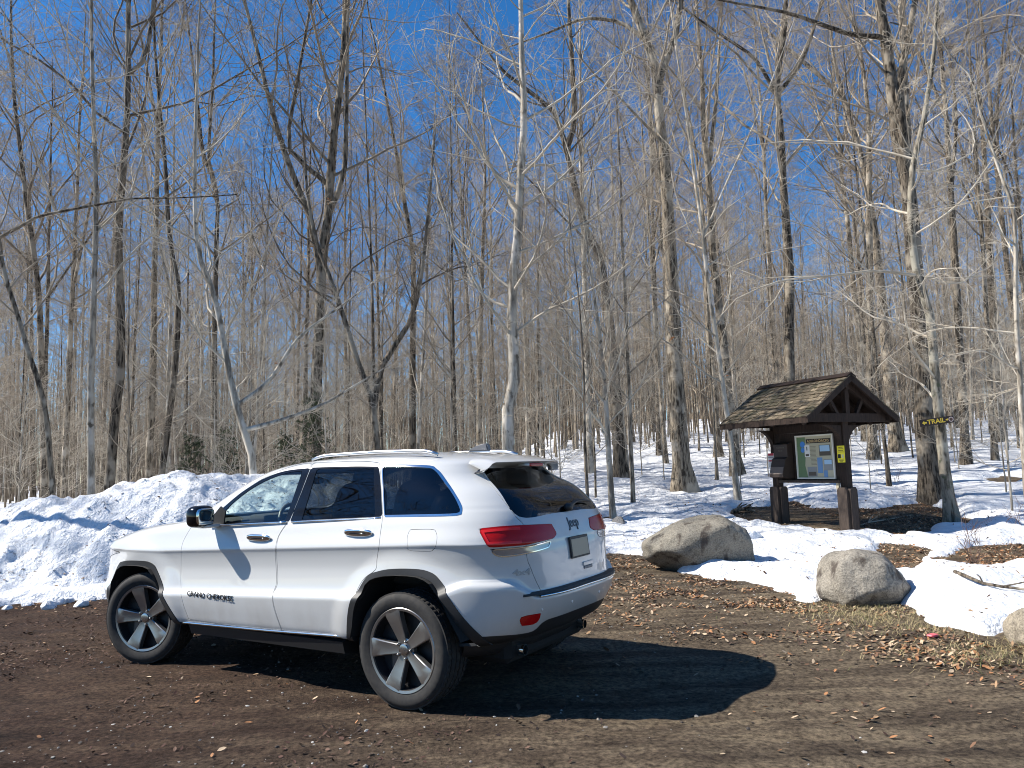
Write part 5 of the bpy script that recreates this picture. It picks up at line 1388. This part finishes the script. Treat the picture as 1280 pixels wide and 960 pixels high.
# dark duff chips and gravel
N = 11000; X = rng.uniform(-7, 7, N); Y = 2.0 + 9*rng.uniform(0, 1, N)**1.3; sd = poly_sdf(X, Y, SNOW_POLY); k = (sd < -.05) & (rng.uniform(0, 1, N) < np.clip(.35 + .9*fbm(X*.8, Y*.8, 3, 81), .05, 1))
X, Y = X[k], Y[k]; o = scatter_stones('gravel', np.stack([X, Y, terrain(X, Y) + lot_z(X, Y)], 1), .0065, rng, [mat('grit_grey', (.20, .185, .165), .9), mat('grit_pale', (.42, .40, .37), .9), mat('grit_dark', (.055, .045, .038), .9), mat('grit_brown', (.10, .065, .048), .9)])
tag(o, 'small stones and grit pressed into the dirt lot', 'gravel', kind='stuff')
N = 34000; X = rng.uniform(-8, 5, N); Y = rng.uniform(2.2, 11, N); sd = poly_sdf(X, Y, SNOW_POLY); k = (sd < -.02) & (rng.uniform(0, 1, N) < np.clip(1.0 - (X + 2.2)/3.5, .06, 1)*np.clip(.5 + .8*fbm(X*1.1, Y*1.1, 3, 85), 0, 1))
X, Y = X[k], Y[k]; o = scatter_leaves('bark_mulch', np.stack([X, Y, terrain(X, Y) + lot_z(X, Y) + .002], 1), .016, rng, [mat('duff_red', (.070, .032, .022), .9), mat('duff_dark', (.032, .019, .014), .9), mat('duff_brown', (.12, .070, .048), .9)])
tag(o, 'red-brown shredded leaf duff covering the left of the lot', 'leaf duff', kind='stuff')
# dry grass at the feet of the stones on the right
GR = [mat('dry_grass', (.36, .29, .15), .8), mat('green_grass', (.13, .14, .05), .8)]
N = 4200; c = np.array([hit(1075, 768)[:2], hit(1120, 775)[:2], hit(1270, 815)[:2], hit(1230, 820)[:2], hit(1160, 782)[:2], hit(1050, 758)[:2]]); w = rng.integers(0, len(c), N)
P0 = c[w] + rng.normal(0, 1, (N, 2))*np.array([.38, .26]); k = poly_sdf(P0[:, 0], P0[:, 1], SNOW_POLY) < .05; P0 = P0[k]; n = len(P0)
h = rng.uniform(.012, .055, n); a = rng.uniform(0, 6.28, n); ln = rng.uniform(.6, 2.4, n); z0 = terrain(P0[:, 0], P0[:, 1]) + lot_z(P0[:, 0], P0[:, 1])
bx_ = np.stack([P0[:, 0], P0[:, 1], z0 - .004], 1); dirv = np.stack([np.cos(a), np.sin(a), 0*a], 1); per = np.stack([-np.sin(a), np.cos(a), 0*a], 1)*.0022
V = np.stack([bx_ - per, bx_ + per, bx_ + dirv*(h*ln*.5)[:, None] + np.array([0, 0, .7])*h[:, None] + per*.7, bx_ + dirv*(h*ln*.5)[:, None] + np.array([0, 0, .7])*h[:, None] - per*.7, bx_ + dirv*(h*ln*1.2)[:, None] + np.array([0, 0, .9])*h[:, None]], 1).reshape(-1, 3)
i = np.arange(n)*5; me = mesh_np('grass', V, np.stack([i, i+1, i+2, i+3], 1), np.stack([i+3, i+2, i+4], 1), True, np.concatenate([rng.integers(0, 5, n)//4]*2))
o = link('grass', me, GR); tag(o, 'short dry grass at the edge of the dirt on the right', 'grass', kind='stuff')
# a few sticks
def stick(name, pts, r, label, m=BARK_DARK, side=0):
    q = MB(); q.tube(pts, [r*(1 - .6*i/len(pts)) for i in range(len(pts))], 7)
    rg = np.random.default_rng(len(label))
    for _ in range(side):
        i = rg.integers(1, len(pts) - 1); p = Vector(pts[i]); d = Vector(pts[i+1]) - p; e = p + d.normalized()*rg.uniform(.15, .4) + Vector((rg.normal(0, .12), rg.normal(0, .12), rg.uniform(.02, .2))); q.tube([p, (p + e)/2 + Vector((0, 0, .02)), e], [r*.45, r*.35, r*.2], 5)
    o = q.build(name, m, None, 60); tag(o, label, 'branch'); return o
def on(px, py, up=.02):
    p = hit(px, py); d, _ = snow_depth(np.array([p[0]]), np.array([p[1]])); return (p[0], p[1], float(terrain(p[0], p[1])) + max(0, float(d[0])) + up)
pts = [on(1197, 752, .03), on(1212, 757, .05), on(1232, 761, .04), on(1255, 763, .05), on(1290, 766, .06), on(1330, 770, .05)]
stick('fallen_branch', pts, .021, 'dark fallen branch lying on the snow ledge at the right', BARK_DARK, 4)
stick('fallen_stick', [on(1062, 664), on(1085, 655), on(1110, 651), on(1140, 645)], .02, 'bent grey stick on the leaves right of the kiosk', BARK_GREY, 3)
p0 = hit(921, 643); stick('stump_root', [(p0[0] - .10, p0[1], p0[2] + .05), (p0[0], p0[1] + .02, p0[2] + .10), (p0[0] + .18, p0[1] + .03, p0[2] + .12), (p0[0] + .42, p0[1], p0[2] + .06)], .055, 'gnarled brown root wood at the left edge of the leaf patch', BARK_DARK, 5)
p = hit(1166, 797); q = MB(); q.superell((p[0], p[1], p[2] + .02), (.055, .035, .012), .6, 12, 6, Matrix.Rotation(.5, 3, 'Z')); o = q.build('wrapper', mat('pink_paper', (.65, .12, .14), .5), None, 40); tag(o, 'crumpled pink wrapper lying on the dirt', 'litter')
# bare shoots in the snow at the right
for qx, qy, n, H, lab in ((1219, 705, 7, 1.0, 'clump of reddish bare shoots growing from the snow ledge'), (1268, 668, 6, .8, 'bare reddish shoots at the right edge beyond the leaf strip'), (1000, 600, 6, 1.1, 'thin bare shoots behind the kiosk board'), (1120, 610, 6, 1.2, 'thin bare shoots between kiosk and trail board')):
    p = hit(qx, qy); rg = np.random.default_rng(qx); root = empty('bare_shrub', (p[0], p[1], p[2])); tag(root, lab, 'shrub')
    M = n; dr = unit(np.stack([rg.normal(0, .35, M), rg.normal(0, .35, M), np.ones(M)], 1)); L = rg.uniform(.5, 1, M)*H
    Pn = np.stack([np.stack([rg.normal(0, .05, M), rg.normal(0, .05, M), np.zeros(M) - .05], 1) + dr*(L*t)[:, None] + rg.normal(0, .02, (M, 3)) for t in np.linspace(0, 1, 6)], 1)
    Rn = np.linspace(.006, .002, 6)[None]*np.ones((M, 1)); s1 = sprout(rg, Pn, Rn, 5, (.3, 1), (.5, .9), (.1, .35), .003, 4, .05, .1, .5)
    V, Q = tubes([(Pn, Rn, 5), (s1[0], s1[1], 4)]); link('stems', mesh_np('stems', V, Q), TWIG_RED, root)

# ---------------------------------------------------------------- the trail kiosk
def build_kiosk():
    c = KIOSK_C + KV*1.0 + KU*1.2; z = .27
    k = empty('trail_kiosk', (c[0], c[1], z), R(25)); tag(k, 'brown wooden trail kiosk with a shingled gable roof', 'kiosk')
    wood = mat('dark_brown_wood', (.050, .030, .022), .75); t = NT(wood); t.b.inputs['Specular IOR Level'].default_value = .25
    g = t.noise(t.coord((6, 6, .8)), 6, 5, .65); t.col(t.ramp(g, [(.3, (.014, .009, .007)), (.7, (.042, .026, .019))])); t.bump(g, .5, .01)
    wood2 = mat('weathered_brown_wood', (.095, .066, .050), .8); t = NT(wood2); g = t.noise(t.coord((6, 6, .8)), 7, 5, .65); t.col(t.ramp(g, [(.3, (.024, .016, .012)), (.7, (.072, .050, .038))]))
    sh = [mat('shingle_a', (.145, .112, .072), .9), mat('shingle_b', (.095, .073, .047), .9), mat('shingle_c', (.20, .158, .104), .9), mat('shingle_d', (.055, .044, .031), .9)]
    for m_ in sh: t = NT(m_); b0 = tuple(m_.node_tree.nodes['Principled BSDF'].inputs['Base Color'].default_value)[:3]; t.col(t.mix(t.ramp(t.noise(t.coord((1, 1, 1)), 2.6, 4, .65), [(.48, (0, 0, 0)), (.60, (.85, .85, .85))]), t.ramp(t.noise(t.coord((1, 6, 6)), 9, 4, .7), [(.3, tuple(x*.5 for x in b0)), (.65, tuple(x*1.25 for x in b0))]), (.045, .042, .022)))
    EZ, RZ, HW = 2.10, 2.85, 1.10
    for y, h in ((-.90, 0), (.88, 0)):
        q = MB(); q.box((0, y, 1.08), (.16, .16, 2.16), None, .012); post = q.build('post', wood, k)
        def cham(x0, x1, y0, y1, axis_):
            q = MB(); q.prism([(-1, 0), (1, 0), (1, .70), (.72, .76), (-.72, .76), (-1, .70)], 'x', 0, 1); return q
        for s in (-1, 1):
            q = MB(); w_ = .112; pts = [(y - w_, -.15), (y + w_, -.15), (y + w_, .70), (y + w_*.7, .755), (y - w_*.7, .755), (y - w_, .70)]
            q.prism(pts, 'x', s*.088, s*.145); q.build('base_plank', wood2 if s < 0 else wood, post)
            q = MB(); pts = [(-.085, -.15), (.085, -.15), (.085, .70), (.06, .75), (-.06, .75), (-.085, .70)]
            q.prism(pts, 'y', y + s*.088, y + s*.152); q.build('base_plank', wood2 if s < 0 else wood, post)
        # knee braces under the gable tie
        for s in (-1, 1):
            q = MB(); n = 7; arc = []
            for i in range(n): a = math.pi/2*i/(n-1); arc.append((s*(.085 + .42*(1 - math.cos(a))), 1.52 + .42*math.sin(a)))
            pts = arc + [(s*.085, 1.94)]
            q.prism(pts, 'y', y - .05, y + .05); q.build('knee_brace', wood, post)
    # frame
    q = MB()
    q.box((0, -1.02, EZ - .02), (2.24, .10, .16)); q.box((0, 1.0, EZ - .02), (2.24, .10, .16)); fr = q.build('tie_beam', wood, k)
    q = MB(); q.box((0, 0, 1.93), (.12, 1.62, .15)); q.build('cross_beam', wood, k)
    q = MB()
    for s in (-1, 1): q.box((s*(HW - .04), 0, EZ - .02), (.09, 2.3, .11))
    q.box((0, 0, RZ - .16), (.09, 2.2, .14)); q.build('plate_beam', wood, k)
    pitch = math.atan2(RZ - EZ, HW); L = HW/math.cos(pitch) + .10
    for y in (-1.02, 1.0):
        q = MB(); q.box((0, y, (EZ + RZ)/2 - .06), (.10, .09, RZ - EZ - .18))
        for s in (-1, 1): q.box((s*.36, y, EZ + .22), (.06, .07, .50), Matrix.Rotation(s*.55, 3, 'Y'))
        q.build('king_post', wood, k)
    q = MB()
    for y in np.linspace(-.62, .62, 4):
        for s in (-1, 1): q.box((s*HW/2, y, (EZ + RZ)/2 - .07), (L, .06, .09), Matrix.Rotation(s*pitch, 3, 'Y'))
    for y in (-1.02, 1.0):
        for s in (-1, 1): q.box((s*HW/2, y, (EZ + RZ)/2 - .075), (L, .08, .11), Matrix.Rotation(s*pitch, 3, 'Y'))
    q.build('rafter', wood, k)
    q = MB()
    for s in (-1, 1): q.box((s*(HW/2 + .02), 0, (EZ + RZ)/2), (L, 2.34, .035), Matrix.Rotation(s*pitch, 3, 'Y'))
    roof = q.build('roof_deck', wood, k)
    q = MB()
    for y in (-1.19, 1.19):
        for s in (-1, 1): q.box((s*(HW/2 + .02), y, (EZ + RZ)/2 - .02), (L + .06, .035, .12), Matrix.Rotation(s*pitch, 3, 'Y'))
    for s in (-1, 1): q.box((s*(HW + .08), 0, EZ - .065), (.035, 2.41, .11))
    q.build('barge_board', wood, roof)
    # shingles: every course laid with uneven butts
    rg = np.random.default_rng(9); bm = bmesh.new(); nc = 11; mi = []
    for s in (-1, 1):
        for c_ in range(nc):
            u = c_/nc*(L + .04); y = -1.21
            while y < 1.20:
                w_ = min(rg.uniform(.07, .16), 1.21 - y); ln = .20 + rg.uniform(-.02, .02); th = rg.uniform(.010, .020)
                d0 = L - u + rg.uniform(-.012, .012)   # distance down the slope of the butt
                cx, cz = math.cos(pitch), math.sin(pitch); nx, nz = math.sin(pitch), math.cos(pitch)
                def pt(d, h, yy): return (s*(d*cx - .0 + h*nx), yy, RZ + .02 - d*cz + h*nz)
                lift = rg.uniform(.004, .016)
                vs = [bm.verts.new(pt(d0, .022 + lift, y)), bm.verts.new(pt(d0, .022 + lift, y + w_ - .006)), bm.verts.new(pt(d0, .022 + lift + th, y + w_ - .006)), bm.verts.new(pt(d0, .022 + lift + th, y)),
                      bm.verts.new(pt(max(d0 - ln, -.0), .018, y)), bm.verts.new(pt(max(d0 - ln, -.0), .018, y + w_ - .006)), bm.verts.new(pt(max(d0 - ln, -.0), .026, y + w_ - .006)), bm.verts.new(pt(max(d0 - ln, -.0), .026, y))]
                m_i = int(rg.choice(4, p=[.4, .27, .2, .13]))
                for f in ((0, 1, 2, 3), (4, 5, 6, 7), (0, 1, 5, 4), (3, 2, 6, 7), (0, 3, 7, 4), (1, 2, 6, 5)):
                    fc = bm.faces.new([vs[i] for i in f]); fc.material_index = m_i
                y += w_
    q = MB(); q.bm.free(); q.bm = bm; q.build('shingles', sh, roof)
    q = MB()
    for s in (-1, 1): q.box((s*.055, 0, RZ + .045), (.15, 2.42, .02), Matrix.Rotation(s*pitch*.9, 3, 'Y'))
    q.build('ridge_cap', wood, roof)
    # notice board facing the lot (local -x), text runs towards -y
    q = MB(); q.box((-.02, -.06, 1.36), (.05, 1.56, .98)); back = q.build('back_panel', wood, k)
    q = MB(); q.box((-.075, -.06, .865), (.12, 1.56, .05)); q.build('board_ledge', wood2, back)
    BY0, BY1, BZ0, BZ1 = .24, -.70, .93, 1.78
    def sheet(y0, y1, z0, z1, x, m_, name, par, th=.003):
        q = MB(); q.box((x, (y0 + y1)/2, (z0 + z1)/2), (th, abs(y1 - y0), z1 - z0)); return q.build(name, m_, par)
    fr = MB()
    for y in (BY0, BY1): fr.box((-.066, y, (BZ0 + BZ1)/2), (.03, .028, BZ1 - BZ0 + .028))
    for z_ in (BZ0, BZ1): fr.box((-.0665, (BY0 + BY1)/2, z_), (.031, abs(BY1 - BY0) + .026, .028))
    nb = fr.build('notice_board_frame', mat('pale_frame', (.70, .67, .58), .6), k)
    sheet(BY0, BY1, BZ0, BZ1, -.052, mat('poster_tan', (.46, .42, .29), .6), 'poster', nb)
    W_ = BY0 - BY1; H_ = BZ1 - BZ0
    def rect(u0, u1, v0, v1, m_, name, lift=1): return sheet(BY0 - u0*W_, BY0 - u1*W_, BZ0 + v0*H_, BZ0 + v1*H_, -.0535 - .0022*lift, m_, name, nb, .002)
    q = MB(); q.prism([(BY0 - .01*W_, BZ0 + .02*H_), (BY0 - .27*W_, BZ0 + .02*H_), (BY0 - .21*W_, BZ0 + .30*H_), (BY0 - .24*W_, BZ0 + .55*H_), (BY0 - .25*W_, BZ0 + .97*H_), (BY0 - .01*W_, BZ0 + .97*H_)], 'x', -.0565, -.0545); q.build('map_strip', mat('map_green', (.13, .20, .095), .6), nb)
    blue = mat('map_blue', (.05, .22, .60), .5)
    for v, r_ in ((.80, .062), (.665, .050)):
        q = MB(); q.lathe([(.0005, -.0585), (r_, -.0585), (r_, -.0565)], 20, 'x'); bmesh.ops.translate(q.bm, verts=q.bm.verts[:], vec=(0, BY0 - .17*W_, BZ0 + v*H_)); q.build('map_lake', blue, nb)
    rect(.27, .93, .82, .92, mat('heading_black', (.012, .010, .008), .5), 'heading_panel', 1)
    ph = [mat('photo_grey', (.24, .25, .25), .4), mat('photo_blue', (.13, .26, .46), .4), mat('photo_brown', (.075, .06, .045), .4), mat('photo_sky', (.36, .55, .72), .4), mat('paper_white', (.75, .73, .68), .6), mat('print_ink', (.16, .145, .11), .6)]
    rect(.22, .36, .50, .78, ph[4], 'leaflet'); rect(.27, .53, .04, .27, ph[0], 'photo_print'); rect(.62, .92, .52, .77, ph[2], 'photo_print'); rect(.64, .90, .62, .76, ph[3], 'photo_print', 2)
    rect(.55, .69, .12, .48, ph[1], 'photo_print'); rect(.72, .95, .18, .44, ph[0], 'photo_print'); rect(.74, .93, .32, .42, ph[3], 'photo_print', 2); rect(.71, .81, .02, .18, ph[1], 'photo_print', 2); rect(.30, .50, .06, .15, ph[2], 'photo_print', 2)
    rect(.245, .335, .52, .57, ph[2], 'leaflet_picture', 2)
    q = MB(); q.box((-.0585, BY0 - .29*W_, BZ0 + .70*H_), (.002, .022, .075)); q.build('leaflet_mark', mat('ink_dark', (.03, .05, .04), .6), nb)
    q = MB()
    for i in range(15): q.box((-.0560, BY0 - (.45 + .006*((i*7) % 3))*W_, BZ0 + (.74 - i*.03)*H_), (.0015, .155 - .012*((i*5) % 3), .007))
    q.build('printed_lines', ph[5], nb)
    TB = Matrix(((0, 0, -1, 0), (-1, 0, 0, 0), (0, 1, 0, 0), (0, 0, 0, 1)))
    def lay(txt, size, y, z_, x, m_, name, par, bold=.0008, width=None):
        me = text_mesh(txt, size, .0008, bold); 
        if width:
            w0 = max(v.co.x for v in me.vertices) - min(v.co.x for v in me.vertices)
            for v in me.vertices: v.co.x *= width/w0
        o = link(name, me, m_, par); o.matrix_local = Matrix.Translation((x, y, z_)) @ TB; return o
    lay('ADIRONDACKS', .072, BY0 - .60*W_, BZ0 + .868*H_, -.0585, mat('heading_gold', (.50, .36, .17), .5), 'heading_lettering', nb, .0018, .56)
    # register box with a sloping lid
    q = MB(); q.prism([(-.05, .92), (-.36, .96), (-.36, 1.02), (-.26, 1.33), (-.20, 1.37), (-.20, 1.63), (-.05, 1.68)], 'y', .36, .74); bx = q.build('register_box', mat('register_brown', (.040, .026, .020), .6), k)
    q = MB(); q.box((-.335, .55, 1.095), (.008, .35, .155), Matrix.Rotation(R(17.5), 3, 'Y')); q.build('writing_ledge', mat('worn_ledge', (.16, .125, .105), .7), bx)
    ink = mat('faint_lettering', (.17, .15, .12), .7)
    lay('TRAIL REGISTER', .040, .55, 1.565, -.2035, ink, 'box_lettering', bx, .0004, .22); lay('SIGN IN', .034, .55, 1.50, -.2035, ink, 'box_lettering', bx, .0004, .12)
    # yellow notice on the near post, red and white one on the far post
    ys_ = sheet(-.815, -.99, 1.23, 1.55, -.0885, mat('yellow_notice', (.85, .72, .03), .55), 'yellow_notice', k, .004)
    for z_, w_, h_ in ((1.52, .10, .012), (1.49, .13, .010), (1.46, .11, .010), (1.43, .13, .008), (1.275, .10, .018), (1.25, .07, .008)): sheet(-.9025 + w_/2, -.9025 - w_/2, z_ - h_/2, z_ + h_/2, -.0915, mat('notice_ink', (.12, .10, .02), .6), 'notice_print', ys_, .001)
    sheet(-.825, -.895, 1.31, 1.39, -.0915, mat('notice_black', (.015, .014, .01), .6), 'notice_print', ys_, .001); sheet(-.915, -.965, 1.32, 1.38, -.0915, mat('notice_white', (.7, .66, .4), .6), 'notice_print', ys_, .001)
    rs = sheet(1.03, .86, 1.16, 1.46, -.0885, mat('white_notice', (.62, .60, .58), .6), 'small_notice', k, .004)
    for z_, h_, m_ in ((1.435, .05, mat('notice_red', (.45, .03, .05), .5)), (1.30, .03, mat('notice_red')), (1.375, .03, mat('notice_grey', (.30, .29, .29), .6))): sheet(1.025, .865, z_ - h_/2, z_ + h_/2, -.0915, m_, 'notice_band', rs, .001)
    sheet(.95, .87, 1.17, 1.25, -.0915, mat('notice_black'), 'notice_band', rs, .001)
    q = MB(); q.box((-.10, -.79, .80), (.05, .06, .16)); q.build('pale_block', mat('fresh_wood', (.42, .36, .25), .7), k)
build_kiosk()

# ---------------------------------------------------------------- the trail board on its tree
def build_sign():
    Y = hit(1190, 656)[1] - .24; p = at(1171, 526.5, Y)
    s = empty('trail_sign', (p[0], p[1], p[2])); tag(s, 'small brown board reading TRAIL in yellow with an arrow pointing left', 'sign')
    s.rotation_euler = (0, R(-6.2), R(6)); s.scale = (1.22, 1.0, 1.12)
    q = MB(); q.box((0, 0, 0), (.60, .022, .125), None, .008, 2); bd = q.build('board', mat('sign_brown', (.022, .010, .007), .6), s)
    yl = mat('sign_yellow', (.85, .58, .05), .5)
    B = Matrix(((1, 0, 0, 0), (0, 0, -1, 0), (0, 1, 0, 0), (0, 0, 0, 1)))
    me = text_mesh('TRAIL', .112, .001, .0025); w0 = max(v.co.x for v in me.vertices) - min(v.co.x for v in me.vertices)
    for v in me.vertices: v.co.x *= .315/w0
    o = link('sign_lettering', me, yl, bd); o.matrix_local = Matrix.Translation((-.018, -.0125, .0)) @ B
    q = MB(); q.prism([(-.265, 0), (-.225, .038), (-.225, .014), (-.185, .014), (-.185, -.014), (-.225, -.014), (-.225, -.038)], 'y', -.0145, -.011); q.build('arrow', yl, bd)
    q = MB(); q.prism([(.150, .010), (.185, .022), (.200, .008), (.185, -.012), (.150, -.006)], 'y', -.0145, -.011); q.build('marker_mark', yl, bd)
    q = MB(); q.lathe([(.0005, -.0150), (.046, -.0150), (.046, -.011)], 24, 'y'); bmesh.ops.translate(q.bm, verts=q.bm.verts[:], vec=(.243, 0, 0)); dk = q.build('trail_marker', mat('marker_dark', (.10, .05, .035), .5), bd)
    q = MB(); q.lathe([(.030, -.0165), (.044, -.0165), (.044, -.0149), (.030, -.0149)], 24, 'y'); bmesh.ops.translate(q.bm, verts=q.bm.verts[:], vec=(.243, 0, 0)); q.build('marker_ring', mat('marker_pale', (.62, .48, .42), .5), dk)
    # the board's back rests on a batten against the trunk
    q = MB(); q.box((.02, .075, 0), (.10, .13, .05)); q.build('batten', mat('sign_brown'), bd)
build_sign()
